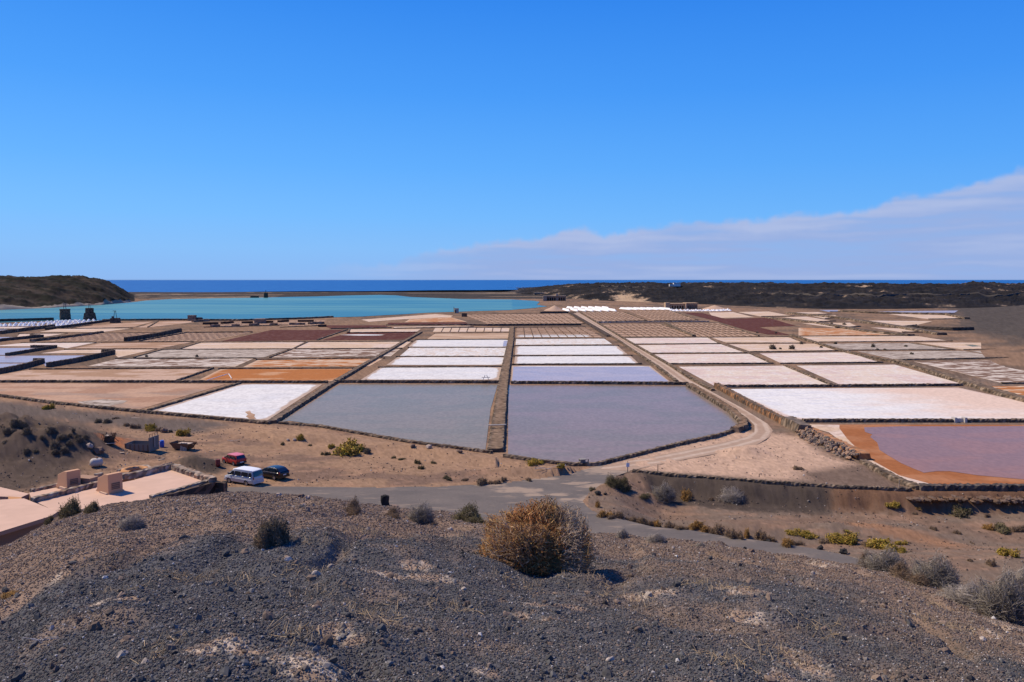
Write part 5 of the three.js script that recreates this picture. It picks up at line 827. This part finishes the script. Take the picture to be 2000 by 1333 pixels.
// ---------------------------------------------------------------- rocks
{
  const rg = [1, 2, 3, 4].map((s) => rockGeo(s * 5, 1)), black = mat([0.04, 0.037, 0.035], 1), brown = mat([0.16, 0.11, 0.085], 1), pale = mat([0.4, 0.31, 0.25], 1);
  const rock = (x, y, w, m, label, group) => { const p = gnd(x, y), k = perM(p), s = w / k / 2, o = single('rock', rg[Math.round(x) % 4], m, label, 'rock', group); o.position.set(p[0], p[1] + s * 0.45, p[2]); o.scale.set(s, s * 0.85, s * 0.9); o.rotation.y = x; };
  rock(1168, 967, 14, black, 'largest black boulder beside the road junction'); rock(1182, 967, 8, black, 'smaller black boulder beside the largest one at the junction');
  rock(1501, 1060, 11, black, 'black boulder half hidden at the road verge, first of four'); rock(1548, 1066, 11, black, 'black boulder against an orange shrub at the road verge'); rock(1603, 1074, 15, black, 'round black boulder third along the road verge'); rock(1648, 1082, 18, black, 'last black boulder along the road verge, before the grey shrubs');
  rock(333, 845, 9, black, 'black lump beside the flat brown boulder in the yard'); rock(320, 845, 16, brown, 'flat brown boulder between the shrubs above the skip'); rock(193, 886, 22, brown, 'dark boulder on the slope above the white tank'); rock(175, 875, 16, pale, 'pale lumpy boulder above the dark one on the slope');
  rock(806, 874, 12, brown, 'dark rock on the bank below the grey pond'); rock(838, 876, 14, pale, 'pale rock on the bank below the grey pond'); rock(898, 885, 12, brown, 'brown rock near the end of the broad causeway'); rock(562, 861, 7, pale, 'first pale stone beside the green bank shrub'); rock(575, 861, 8, pale, 'second pale stone beside the green bank shrub');
  rock(588, 973, 14, brown, 'jagged brown outcrop on the brow of the hill beside the road'); rock(601, 975, 11, pale, 'pale chunk beside the jagged outcrop on the brow'); rock(544, 970, 12, pale, 'flat pale stone on the brow above the parked cars');
  rock(1800, 1118, 14, black, 'black rock among the twigs at the hill edge'); rock(1814, 1160, 12, brown, 'dark brown stone on the gravel below the grey shrubs'); rock(1409, 1114, 10, black, 'small black stone at the gully on the hill'); rock(1468, 1080, 14, brown, 'reddish stone on the brow near the road'); rock(1455, 1073, 8, black, 'small black stone on the brow near the road');
  // undercut bank: broken ledges and boulders above a hollow
  const r = rng(71), ledgeM = mat([0.13, 0.088, 0.062], 1), ledgeM2 = mat([0.15, 0.09, 0.058], 1);
  for (const [x0, x1, yy, lab] of [[1640, 1690, 957, 'overhanging rocks above the dark hollow in the bank'], [1772, 1925, 973, 'broken rock ledge undercut along the bank'], [1930, 2060, 975, 'second undercut rock ledge at the frame edge']]) {
    const t = thing('rock_ledge', lab, 'rock ledge'), n = Math.round((x1 - x0) / 2.6);
    for (let i = 0; i <= n; i++) { const px = lerp(x0, x1, i / n), c = on(px, yy - 3 * Math.sin(i), -0.55), m = part(t, 'stone', rg[i % 4], [ledgeM, brown, ledgeM2][Math.floor(r() * 3)]); m.scale.set(0.2 + 0.28 * r(), 0.15 + 0.2 * r(), 0.35 + 0.35 * r()); m.position.set(c[0] + (r() - 0.5) * 0.5, -0.75 + 0.35 * r(), c[2] + 0.1 + 0.5 * r()); m.rotation.y = r() * 0.6; }
  }
}

// ---------------------------------------------------------------- shrubs: twigs with real thickness and small leaves
function shrubGeo(seed, n, opt) {   // unit bush: radius 1, height opt.h; twigs are three-sided rods
  const r = rng(seed), pos = [], colr = [], idx = [], { h = 0.9, thick = 0.012, len = 0.42, pal, leaf = 0, leafPal, side = 0, dense = 1, lobes = 0 } = opt;
  const lob = []; for (let i = 0; i < lobes; i++) { const a = r() * 6.283, q = 0.25 + 0.5 * r(); lob.push([Math.cos(a) * q, Math.sin(a) * q, 0.45 + 0.35 * r(), 0.6 + 0.4 * r()]); }
  const rod = (a, b, c, t, col) => { // two segments a-b-c
    const base = pos.length / 3, d = new THREE.Vector3().subVectors(c, a).normalize(), u = new THREE.Vector3(d.y, d.z, -d.x).cross(d).normalize(), v = new THREE.Vector3().crossVectors(d, u);
    for (const [p, s] of [[a, 1], [b, 0.75]]) for (let k = 0; k < 3; k++) { const x = Math.cos(k * 2.094) * t * s, y = Math.sin(k * 2.094) * t * s; pos.push(p.x + u.x * x + v.x * y, p.y + u.y * x + v.y * y, p.z + u.z * x + v.z * y); colr.push(...col); }
    pos.push(c.x, c.y, c.z); colr.push(...col);
    for (let k = 0; k < 3; k++) { const q = (k + 1) % 3; idx.push(base + k, base + q, base + 3 + k, base + q, base + 3 + q, base + 3 + k, base + 3 + k, base + 3 + q, base + 6); }
  };
  for (let i = 0; i < n; i++) {
    const a = r() * 6.283, e = Math.asin(r() ** 0.8), rr = Math.pow(r(), 0.42 * dense);
    let dx = Math.cos(a) * Math.cos(e), dy = Math.sin(e), dz = Math.sin(a) * Math.cos(e), cx = 0, cz = 0, sx = 1, sy = h;
    if (lobes) { const L = lob[Math.floor(r() * lobes)]; cx = L[0]; cz = L[1]; sx = L[2]; sy = h * L[3]; }
    const bump = 0.55 + 0.62 * vnoise(dx * 2.6 + seed, dy * 2.6 + dz * 3.4) + 0.25 * (vnoise(dx * 7 + seed, dy * 7 + dz * 8) - 0.5), end = new THREE.Vector3(cx + dx * rr * sx * bump, Math.max(0.02, dy * rr * sy * bump), cz + dz * rr * sx * bump);
    const L = len * (0.5 + r()), dir = new THREE.Vector3(dx + (r() - 0.5) * 1.7, dy * 0.8 + 0.1 + (r() - 0.5) * 1.2, dz + (r() - 0.5) * 1.7).normalize();
    const st = end.clone().addScaledVector(dir, -L * 0.75), tip = end.clone().addScaledVector(dir, L * 0.25), md = st.clone().lerp(tip, 0.55).add(new THREE.Vector3((r() - 0.5) * L * 0.3, (r() - 0.5) * L * 0.3, (r() - 0.5) * L * 0.3));
    if (st.y < 0) st.y = 0.0;
    const zone = clamp(0.5 + side * (end.x * 0.55 - end.y * 0.1) + (vnoise(end.x * 3 + seed, end.z * 3 + end.y * 4) - 0.5) * 1.3 + (r() - 0.5) * 0.5), col = pal[Math.min(pal.length - 1, Math.floor(zone * pal.length))], v = 0.65 + 0.7 * r();
    rod(st, md, tip, thick * (0.7 + 0.6 * r()), col.map((q) => q * v));
    const nl = leaf * (leafPal && side ? 1.25 - zone : 1);
    for (let k = 0; k < Math.floor(nl + r()); k++) {
      const p = md.clone().lerp(tip, r()), s = (opt.leafSize ?? 0.035) * (0.6 + 0.8 * r()), lc = leafPal[Math.floor(r() * leafPal.length)], lv = 0.7 + 0.6 * r(), b = pos.length / 3;
      for (let q = 0; q < 4; q++) { const o = new THREE.Vector3(r() - 0.5, r() - 0.5, r() - 0.5).multiplyScalar(s * 2); pos.push(p.x + o.x, Math.max(0, p.y + o.y), p.z + o.z); colr.push(lc[0] * lv, lc[1] * lv, lc[2] * lv); }
      idx.push(b, b + 1, b + 2, b, b + 2, b + 3, b, b + 3, b + 1, b + 1, b + 3, b + 2);
    }
  }
  return geom(pos, idx, colr);
}
const twigMat = vmat({ roughness: 1 });
const KINDS = {
  dark: { pal: [[0.16, 0.13, 0.095], [0.22, 0.175, 0.13]], leaf: 0.6, leafPal: [[0.13, 0.115, 0.075], [0.17, 0.14, 0.1]], h: 0.95, thick: 0.03, leafSize: 0.07 },
  yellow: { pal: [[0.34, 0.24, 0.06], [0.4, 0.27, 0.09]], leaf: 2, leafPal: [[0.4, 0.29, 0.045], [0.31, 0.25, 0.045], [0.46, 0.29, 0.07]], h: 0.8, thick: 0.028, leafSize: 0.075, lobes: 5 },
  olive: { pal: [[0.17, 0.14, 0.075], [0.2, 0.16, 0.11]], leaf: 1.6, leafPal: [[0.13, 0.12, 0.05], [0.17, 0.14, 0.065], [0.1, 0.095, 0.05]], h: 0.9, thick: 0.022, leafSize: 0.06, lobes: 4 },
  brown: { pal: [[0.25, 0.175, 0.115], [0.2, 0.15, 0.115]], leaf: 1, leafPal: [[0.28, 0.18, 0.1], [0.22, 0.15, 0.1]], h: 0.85, thick: 0.024, leafSize: 0.06, lobes: 3 },
  orange: { pal: [[0.36, 0.2, 0.075], [0.3, 0.19, 0.09]], leaf: 1.5, leafPal: [[0.4, 0.22, 0.06], [0.34, 0.2, 0.07]], h: 0.95, thick: 0.024, leafSize: 0.065, lobes: 3 },
  grey: { pal: [[0.26, 0.225, 0.19], [0.33, 0.29, 0.25], [0.18, 0.155, 0.13]], leaf: 0.5, leafPal: [[0.16, 0.14, 0.1], [0.2, 0.17, 0.13]], h: 0.95, thick: 0.018, len: 0.5, leafSize: 0.045 },
  pale: { pal: [[0.38, 0.33, 0.29], [0.3, 0.26, 0.225]], leaf: 0, h: 0.85, thick: 0.018, len: 0.55 },
};
const geoOf = {};
for (const [k, o] of Object.entries(KINDS)) geoOf[k] = [1, 2, 3].map((s) => shrubGeo(s * 37 + k.length, 620, o));
const fineOf = {};
for (const [k, o] of Object.entries(KINDS)) fineOf[k] = shrubGeo(900 + k.length * 3, 2600, { ...o, thick: o.thick * 0.42, leafSize: (o.leafSize ?? 0.03) * 0.5, len: (o.len ?? 0.42) * 0.9, leaf: (o.leaf ?? 0) * 1.1 });
let shn = 0;
function shrub(x, y, w, hpx, kind, label, group, fine) {
  const p = gnd(x, y), k = perM(p), o = single('shrub', fine ? fineOf[kind] : geoOf[kind][shn++ % 3], twigMat, label, 'shrub', group);
  const sw = w / k / 2 * (fine ? 1.2 : kind === 'dark' ? 1.12 : 1.3), sh = hpx / k / KINDS[kind].h * (fine ? 0.98 : 1.22); o.position.set(p[0], p[1] - 0.03, p[2] - sw * 0.35); o.scale.set(sw, sh, sw * 0.9); o.rotation.y = shn * 1.7;
  return o;
}
const ORD = ['first', 'second', 'third', 'fourth', 'fifth', 'sixth', 'seventh', 'eighth', 'ninth', 'tenth', 'eleventh', 'twelfth'];
const rowsOf = (list, kind, label, group, from) => list.forEach(([x, y, w, h], i) => shrub(x, y, w, h, kind, from ? `${label}, ${ORD[i]} from ${from}` : label, group));
rowsOf([[190, 827, 17, 9], [207, 828, 19, 9]], 'dark', 'round dark shrub of the pair below the sand-brown pan', 'pair of dark shrubs');
rowsOf([[97, 846, 24, 11], [118, 858, 22, 10], [135, 853, 10, 6], [104, 877, 20, 14], [133, 870, 18, 10], [105, 887, 15, 9], [122, 885, 22, 11], [50, 886, 18, 10], [68, 884, 15, 6], [50, 848, 20, 11], [42, 838, 24, 15], [28, 834, 26, 15], [12, 847, 20, 10], [150, 855, 16, 7], [166, 858, 14, 8], [154, 864, 18, 9], [24, 846, 16, 8], [80, 858, 14, 7], [142, 843, 10, 6], [8, 868, 14, 8]], 'dark', 'small dark shrub on the gravel rise above the pink-roofed house', 'dark shrubs on the gravel rise');
rowsOf([[242, 834, 14, 8], [262, 838, 15, 10], [309, 843, 14, 8], [221, 819, 14, 5], [366, 853, 10, 8]], 'brown', 'small brown shrub in the line behind the tipper body', 'brown shrubs behind the tipper body');
shrub(92, 800, 20, 9, 'yellow', 'yellow-green shrub at the foot of the sand-brown pan wall'); shrub(288, 840, 20, 12, 'yellow', 'yellow shrub with a green base above the tipper body'); shrub(294, 843, 14, 6, 'yellow', 'low yellow tuft in front of the yellow shrub above the tipper'); shrub(353, 853, 24, 14, 'yellow', 'bright yellow shrub above the boat-shaped skip');
shrub(585, 860, 14, 13, 'yellow', 'upright green-yellow shrub on the sandy bank'); shrub(684, 887, 50, 23, 'yellow', 'large sprawling yellow-green shrub on the sandy bank'); shrub(717, 887, 17, 12, 'dark', 'dark shrub touching the large yellow-green one'); shrub(647, 875, 14, 8, 'yellow', 'small yellow shrub left of the large sprawling one');
rowsOf([[552, 870, 8, 7], [605, 872, 8, 4], [628, 889, 8, 6], [639, 890, 10, 8], [768, 896, 10, 5], [783, 899, 12, 5], [815, 907, 12, 9], [822, 917, 12, 8], [846, 906, 10, 6], [870, 935, 12, 6], [877, 939, 12, 7]], 'olive', 'small dull tuft on the earth between the pond and the road', 'small tufts between pond and road');
rowsOf([[945, 946, 28, 14], [966, 947, 20, 9], [984, 942, 12, 7], [912, 940, 14, 6], [1033, 941, 12, 8]], 'brown', 'straw-brown shrub along the far verge of the asphalt', 'straw-brown shrubs on the far verge');
shrub(1042, 908, 34, 10, 'yellow', 'wide yellow shrub at the corner of the violet-grey pond'); shrub(1097, 917, 15, 9, 'yellow', 'small yellow shrub near the square gate pillar');
shrub(1202, 950, 40, 24, 'olive', 'grey-green bush with pale tips at the road junction', undefined, 1); shrub(1222, 961, 24, 17, 'olive', 'olive bush below the grey-green one at the junction'); shrub(1156, 960, 14, 8, 'olive', 'little olive tuft at the asphalt edge by the black boulder'); shrub(1258, 974, 22, 10, 'olive', 'low green cushion before the large grey dome bush');
shrub(1298, 979, 56, 34, 'grey', 'large dark grey dome bush below the stone row', undefined, 1); shrub(1338, 977, 26, 22, 'orange', 'orange bush beside the large grey dome bush'); shrub(1433, 981, 54, 28, 'pale', 'pale grey dome bush at the foot of the dark bank', undefined, 1); shrub(1390, 978, 10, 6, 'brown', 'tiny brown tuft between the orange and the pale bush');
rowsOf([[1166, 992, 13, 13], [1183, 1010, 24, 13], [1288, 1031, 28, 14], [1352, 1033, 26, 17], [1376, 1037, 24, 16], [1463, 1054, 18, 21]], 'orange', 'yellow-orange shrub in the road verge row', 'yellow-orange verge shrubs', 'the junction');
rowsOf([[1215, 1014, 32, 17], [1248, 1024, 26, 15], [1310, 1033, 20, 12], [1331, 1037, 18, 11], [1405, 1046, 30, 21], [1428, 1052, 22, 17], [1486, 1058, 30, 23]], 'brown', 'brown shrub in the road verge row', 'brown verge shrubs', 'the junction');
rowsOf([[1546, 1044, 20, 8], [1570, 1046, 24, 10], [1585, 1053, 30, 10], [1635, 1058, 34, 15], [1668, 1064, 42, 18], [1720, 1073, 46, 17], [1755, 1079, 30, 12], [1762, 1066, 20, 8]], 'yellow', 'golden shrub in the band beyond the road', 'golden shrubs beyond the road', 'the junction');
rowsOf([[1198, 1014, 18, 10], [1232, 1020, 18, 10], [1266, 1028, 20, 11], [1342, 1038, 18, 10], [1390, 1044, 18, 12], [1445, 1054, 20, 14], [1508, 1060, 22, 12], [1560, 1066, 20, 9], [1610, 1062, 22, 8], [1690, 1068, 24, 10]], 'brown', 'low dry tuft filling gaps along the road verge', 'low tufts along the road verge');
shrub(1537, 1067, 24, 17, 'orange', 'orange shrub behind a black boulder on the verge');
shrub(1751, 990, 34, 10, 'yellow', 'flat yellow-green cushion below the bank'); shrub(1791, 995, 22, 8, 'orange', 'low orange tuft next to the yellow-green cushion'); shrub(1877, 1008, 42, 20, 'olive', 'rounded golden-olive bush below the undercut ledge');
shrub(1943, 1037, 28, 12, 'orange', 'golden half of the double bush on the gravel flat'); shrub(1964, 1040, 34, 17, 'olive', 'olive half of the double bush on the gravel flat'); shrub(1992, 1040, 22, 13, 'brown', 'brown bush cut by the frame beside the double bush'); shrub(1971, 1088, 34, 15, 'yellow', 'compact mustard cushion alone on the gravel flat');
rowsOf([[1793, 1006, 12, 6], [1825, 1036, 12, 8], [1872, 1044, 14, 7], [1655, 1043, 16, 8], [1930, 1011, 12, 8], [1938, 1106, 18, 12], [1895, 1098, 14, 6], [1775, 1062, 8, 4], [1700, 1050, 8, 3], [1850, 1072, 8, 3], [1900, 1062, 9, 3], [1560, 918, 20, 7]], 'brown', 'tiny brown tuft scattered on the gravel flat', 'tiny tufts on the gravel flat');
rowsOf([[1511, 683, 16, 9], [1548, 683, 14, 8], [1525, 683, 7, 4], [1605, 680, 8, 4], [1566, 673, 8, 5], [1633, 673, 8, 5], [1706, 679, 9, 7], [1715, 685, 8, 4], [1729, 685, 8, 4], [1770, 678, 8, 4], [1782, 693, 9, 4]], 'dark', 'dark bush growing in the far sandy pans', 'dark bushes in the far sandy pans');
rowsOf([[285, 698, 7, 5], [384, 698, 7, 5]], 'dark', 'round dark bush in the grey speckled pan', 'bushes in the grey speckled pan');
rowsOf([[1625, 634, 7, 4], [1650, 635, 9, 4], [1480, 651, 6, 3], [1516, 652, 6, 3]], 'dark', 'tiny dark bush beside the dark red soil', 'tiny bushes beside the red soil');
// on the brow and the near slope
shrub(690, 1008, 54, 34, 'brown', 'grey-brown twiggy shrub on the brow left of the black marker', undefined, 1); shrub(768, 1011, 44, 19, 'brown', 'low straw shrub directly below the black marker', undefined, 1); shrub(822, 1024, 58, 42, 'grey', 'open grey shrub on the brow before the asphalt', undefined, 1); shrub(922, 1022, 78, 34, 'olive', 'green-olive shrub on the brow beside the big orange bush', undefined, 1);
shrub(530, 1066, 68, 62, 'dark', 'dark bush with a straw halo on the brown scree', undefined, 1); shrub(512, 1066, 44, 50, 'brown', 'dry straw growth leaning against the dark bush', undefined, 1); shrub(252, 1032, 54, 28, 'pale', 'bleached dead shrub on the brown scree', undefined, 1);
shrub(135, 1010, 52, 38, 'olive', 'dark olive bush on the brow in front of the pink roof', undefined, 1); shrub(178, 1000, 36, 21, 'olive', 'smaller olive bush beside the one before the pink roof', undefined, 1); shrub(95, 1023, 24, 17, 'olive', 'small grey-green bush at the edge of the roof slab', undefined, 1);
shrub(1217, 1051, 26, 20, 'pale', 'wispy dry grass tuft on the brow by the road', undefined, 1); shrub(1284, 1059, 40, 18, 'pale', 'pale dead tuft on the brow by the road', undefined, 1); shrub(1370, 1068, 20, 10, 'pale', 'small pale tuft on the brow near the road bend', undefined, 1);
shrub(1738, 1119, 92, 44, 'grey', 'grey and russet shrub at the end of the asphalt', undefined, 1); shrub(1700, 1112, 40, 34, 'brown', 'russet shrub at the very end of the asphalt', undefined, 1); shrub(1838, 1150, 104, 64, 'grey', 'tall dark-stemmed shrub on the hill edge', undefined, 1); shrub(1780, 1136, 70, 34, 'brown', 'brownish low shrub before the tall dark-stemmed one', undefined, 1);
shrub(1972, 1215, 110, 100, 'grey', 'big tangle of grey twigs cut by the frame', undefined, 1); shrub(1905, 1190, 110, 50, 'pale', 'spreading pale twigs below the big grey tangle', undefined, 1); shrub(2010, 1170, 80, 70, 'pale', 'bleached branches rising behind the grey tangle', undefined, 1);
shrub(215, 1118, 34, 10, 'brown', 'flat dry tuft on the grey lapilli', undefined, 1); shrub(30, 1160, 70, 12, 'orange', 'orange dry tuft at the frame edge on the slope', undefined, 1); shrub(480, 1165, 34, 8, 'brown', 'small straw tuft in the middle of the grey slope', undefined, 1);
{ // the big bush in front
  const p = gnd(1048, 1116), k = perM(p), o = thing('big_shrub', 'big rounded bush, orange on one flank and grey-twigged on the other', 'shrub', p);
  const g = shrubGeo(4242, 15000, { h: 1.08, thick: 0.006, len: 0.2, pal: [[0.4, 0.18, 0.075], [0.42, 0.26, 0.11], [0.36, 0.2, 0.1], [0.42, 0.28, 0.17], [0.46, 0.35, 0.25]], leaf: 1.3, leafSize: 0.014, leafPal: [[0.42, 0.17, 0.06], [0.4, 0.25, 0.09], [0.3, 0.18, 0.08], [0.48, 0.28, 0.12]], side: 0.35, dense: 0.8 });
  const w = 118 / k, h = 120 / k, m = part(o, 'foliage', g, twigMat); m.scale.set(w, h, w * 0.85); m.position.set(0, -0.03, -w * 0.3);
  const r = rng(8), cs = []; for (let i = 0; i < 26; i++) { const a = r() * 6.283, q = 0.3 + 0.55 * r(); cs.push(new THREE.TubeGeometry(new THREE.QuadraticBezierCurve3(new THREE.Vector3((r() - 0.5) * 0.1, 0, (r() - 0.5) * 0.1), new THREE.Vector3(Math.cos(a) * q * w * 0.3, h * 0.3, Math.sin(a) * q * w * 0.3), new THREE.Vector3(Math.cos(a) * q * w, h * (0.3 + 0.5 * r()), Math.sin(a) * q * w)), 6, 0.009, 5)); }
  const st = part(o, 'stems', mergeGeometries(cs), mat([0.16, 0.12, 0.09], 1)); st.position.set(0, -0.04, -w * 0.3);
}
{ // bare white branches
  const r = rng(19), br = (px, py, n, sc, label) => { const p = gnd(px, py), o = thing('dead_branch', label, 'branch', [p[0], p[1], p[2]]); for (let i = 0; i < n; i++) { let x = 0, y = 0.05, z = 0; const pts = [new THREE.Vector3(0, 0.02, 0)], a = r() * 3.1; for (let k = 0; k < 5; k++) { x += Math.cos(a + (r() - 0.5)) * sc * 0.3; y += (r() - 0.3) * sc * 0.16; z += Math.sin(a) * sc * 0.1; pts.push(new THREE.Vector3(x, Math.max(0.01, y), z)); } part(o, 'limb', new THREE.TubeGeometry(new THREE.CatmullRomCurve3(pts), 12, sc * 0.022, 5), mat([0.55, 0.5, 0.45], 0.9)); } };
  br(1985, 1135, 6, 1.2, 'bare white branches standing out beside the frame edge'); br(80, 1262, 6, 0.1, 'tiny bleached twig lying on the grey lapilli'); br(1068, 917, 4, 1.2, 'bleached branch on the earth beside the pond corner'); br(455, 862, 3, 0.8, 'bleached root lying in the open yard'); br(455, 1034, 2, 0.13, 'thin pale stick on the brown scree');
}
// ---------------------------------------------------------------- loose lapilli and stones on the slope
{
  const r = rng(123), N = 420000, shapes = [3, 8, 12].map((s) => rockGeo(s, 0));
  const cols = [[0.09, 0.087, 0.085], [0.145, 0.139, 0.134], [0.045, 0.044, 0.044], [0.22, 0.2, 0.182], [0.23, 0.16, 0.115], [0.12, 0.086, 0.068], [0.33, 0.24, 0.175]];
  const ms = shapes.map((g, i) => { const m = new THREE.InstancedMesh(g, new THREE.MeshPhysicalMaterial({ specularIntensity: 0.15, color: lin(1, 1, 1), roughness: 0.95 }), N / 3 | 0); m.name = numbered(['lapilli_gravel', 'scree_gravel', 'stone_gravel'][i]); m.userData.kind = 'stuff'; m.castShadow = m.receiveShadow = true; m.userData.label = ['loose grey volcanic gravel covering the near slope', 'brown scree scattered towards the brow of the hill', 'scattered larger pebbles on the near slope'][i]; m.userData.category = 'gravel'; return m; });
  const q = new THREE.Object3D(), cc = new THREE.Color(), cnt = [0, 0, 0];
  for (let i = 0; i < N; i++) {
    const D = 3.4 * Math.exp(r() * Math.log(34 / 3.4)), x = (r() * 2 - 1) * 0.74 * D, big = r() < 0.006; let k = big ? 2 : (r() < sstep(9, 18, D) ? 1 : 0);
    if (cnt[k] >= (N / 3 | 0)) { if (k === 2) continue; k = 1 - k; if (cnt[k] >= (N / 3 | 0)) continue; }
    const s = big ? 0.014 + 0.03 * r() * r() + D * 0.0006 : (0.0032 + 0.0065 * r() ** 2 + D * 0.0006) * (k === 1 ? 1.15 : 1);
    q.position.set(x, groundH(x, -D) + s * 0.25, -D); q.rotation.set(r() * 6, r() * 6, r() * 6); q.scale.set(s * (0.8 + 0.5 * r()), s * 0.75, s); q.updateMatrix();
    const g = groundC(x, -D), pick = cols[Math.floor((k === 1 ? 3 + r() * 4 : r() * 4.6))], spark = r() < 0.022, v = 0.7 + 0.6 * r(), t = 0.45;
    const c = spark ? [0.5, 0.46, 0.42] : mixc(pick, [g[0] * 1.2, g[1] * 1.16, g[2] * 1.03], t).map((w) => w * v);
    ms[k].setMatrixAt(cnt[k], q.matrix); ms[k].setColorAt(cnt[k], cc.setRGB(...c)); cnt[k]++;
  }
  ms.forEach((m, k) => { m.count = cnt[k]; scene.add(m); });
  const sg = new THREE.CylinderGeometry(0.0022, 0.0032, 1, 5), straw = new THREE.InstancedMesh(sg, mat([0.42, 0.31, 0.19], 0.95), 2600); straw.name = numbered('dry_straw'); straw.userData = { kind: 'stuff', label: 'dry straw stalks littering the near slope', category: 'straw' }; straw.castShadow = straw.receiveShadow = true;
  for (let i = 0; i < 2600; i++) { const cl = i % 52, h1 = hash(cl, 7), h2 = hash(cl, 11), D0 = 3.8 * Math.exp(h1 * Math.log(7)), D = D0 * (1 + (r() - 0.5) * 0.07), x = (h2 * 2 - 1) * 0.66 * D0 + (r() - 0.5) * 0.07 * D0, L = 0.05 + 0.12 * r(); q.position.set(x, groundH(x, -D) + 0.02, -D); q.rotation.set((r() - 0.5) * 2.6, r() * 6, (r() - 0.5) * 2.6); q.scale.set(0.9 + D * 0.02, L, 0.9 + D * 0.02); q.updateMatrix(); straw.setMatrixAt(i, q.matrix); }
  scene.add(straw);
  const cob = new THREE.InstancedMesh(rockGeo(33, 1), new THREE.MeshPhysicalMaterial({ specularIntensity: 0.15, color: lin(1, 1, 1), roughness: 1 }), 900); cob.name = numbered('cobble_gravel'); cob.userData = { kind: 'stuff', label: 'half-buried cobbles on the near slope', category: 'stones' }; cob.castShadow = cob.receiveShadow = true;
  for (let i = 0; i < 900; i++) { const D = 4 * Math.exp(r() * Math.log(8)), x = (r() * 2 - 1) * 0.72 * D, z = (0.012 + 0.05 * r() ** 3) * (0.75 + D * 0.014), v = 0.7 + 0.6 * r(), k = r(), w = k < 0.5 ? [0.1, 0.095, 0.092] : k < 0.91 ? [0.2, 0.145, 0.11] : [0.42, 0.35, 0.29]; q.position.set(x, groundH(x, -D) + z * 0.2, -D); q.rotation.set(r() * 6, r() * 6, r() * 6); q.scale.set(z * 1.3, z * 0.8, z); q.updateMatrix(); cob.setMatrixAt(i, q.matrix); cob.setColorAt(i, cc.setRGB(w[0] * v, w[1] * v, w[2] * v)); }
  scene.add(cob);
  // stones on the flat ground beyond
  const M = 9000, st = new THREE.InstancedMesh(rockGeo(21, 0), new THREE.MeshPhysicalMaterial({ specularIntensity: 0.15, color: lin(1, 1, 1), roughness: 1 }), M); st.name = numbered('field_gravel'); st.userData = { kind: 'stuff', label: 'loose stones strewn over the yard and the gravel flat', category: 'gravel' }; st.castShadow = st.receiveShadow = true;
  let n = 0;
  for (let i = 0; i < 40000 && n < M; i++) { const px = -40 + r() * 2080, py = 785 + r() * 330, p = gp(px, py), s = p[0] / -p[1]; if (-p[1] > interp(FRONT, s) - 1 || inRoad(p[0], p[1]) || inPoly(TRACK, p[0], p[1])) continue; if (fbm(p[0] * 0.2, p[1] * 0.35, 3) < 0.42 + 0.16 * r()) continue; const h = groundH(p[0], p[1]), z = 0.03 + 0.11 * r() ** 4; q.position.set(p[0], h + z * 0.2, p[1]); q.rotation.set(r() * 6, r() * 6, r() * 6); q.scale.set(z * 1.2, z * 0.8, z); q.updateMatrix(); st.setMatrixAt(n, q.matrix); const g = groundC(p[0], p[1]), v = 0.6 + 0.7 * r(), w = r() < 0.06 ? [0.45, 0.38, 0.32] : mixc(g, r() < 0.5 ? [0.1, 0.08, 0.07] : [0.26, 0.18, 0.13], 0.6); st.setColorAt(n++, cc.setRGB(w[0] * v, w[1] * v, w[2] * v)); }
  st.count = n; scene.add(st);
}
renderer.render(scene, camera);
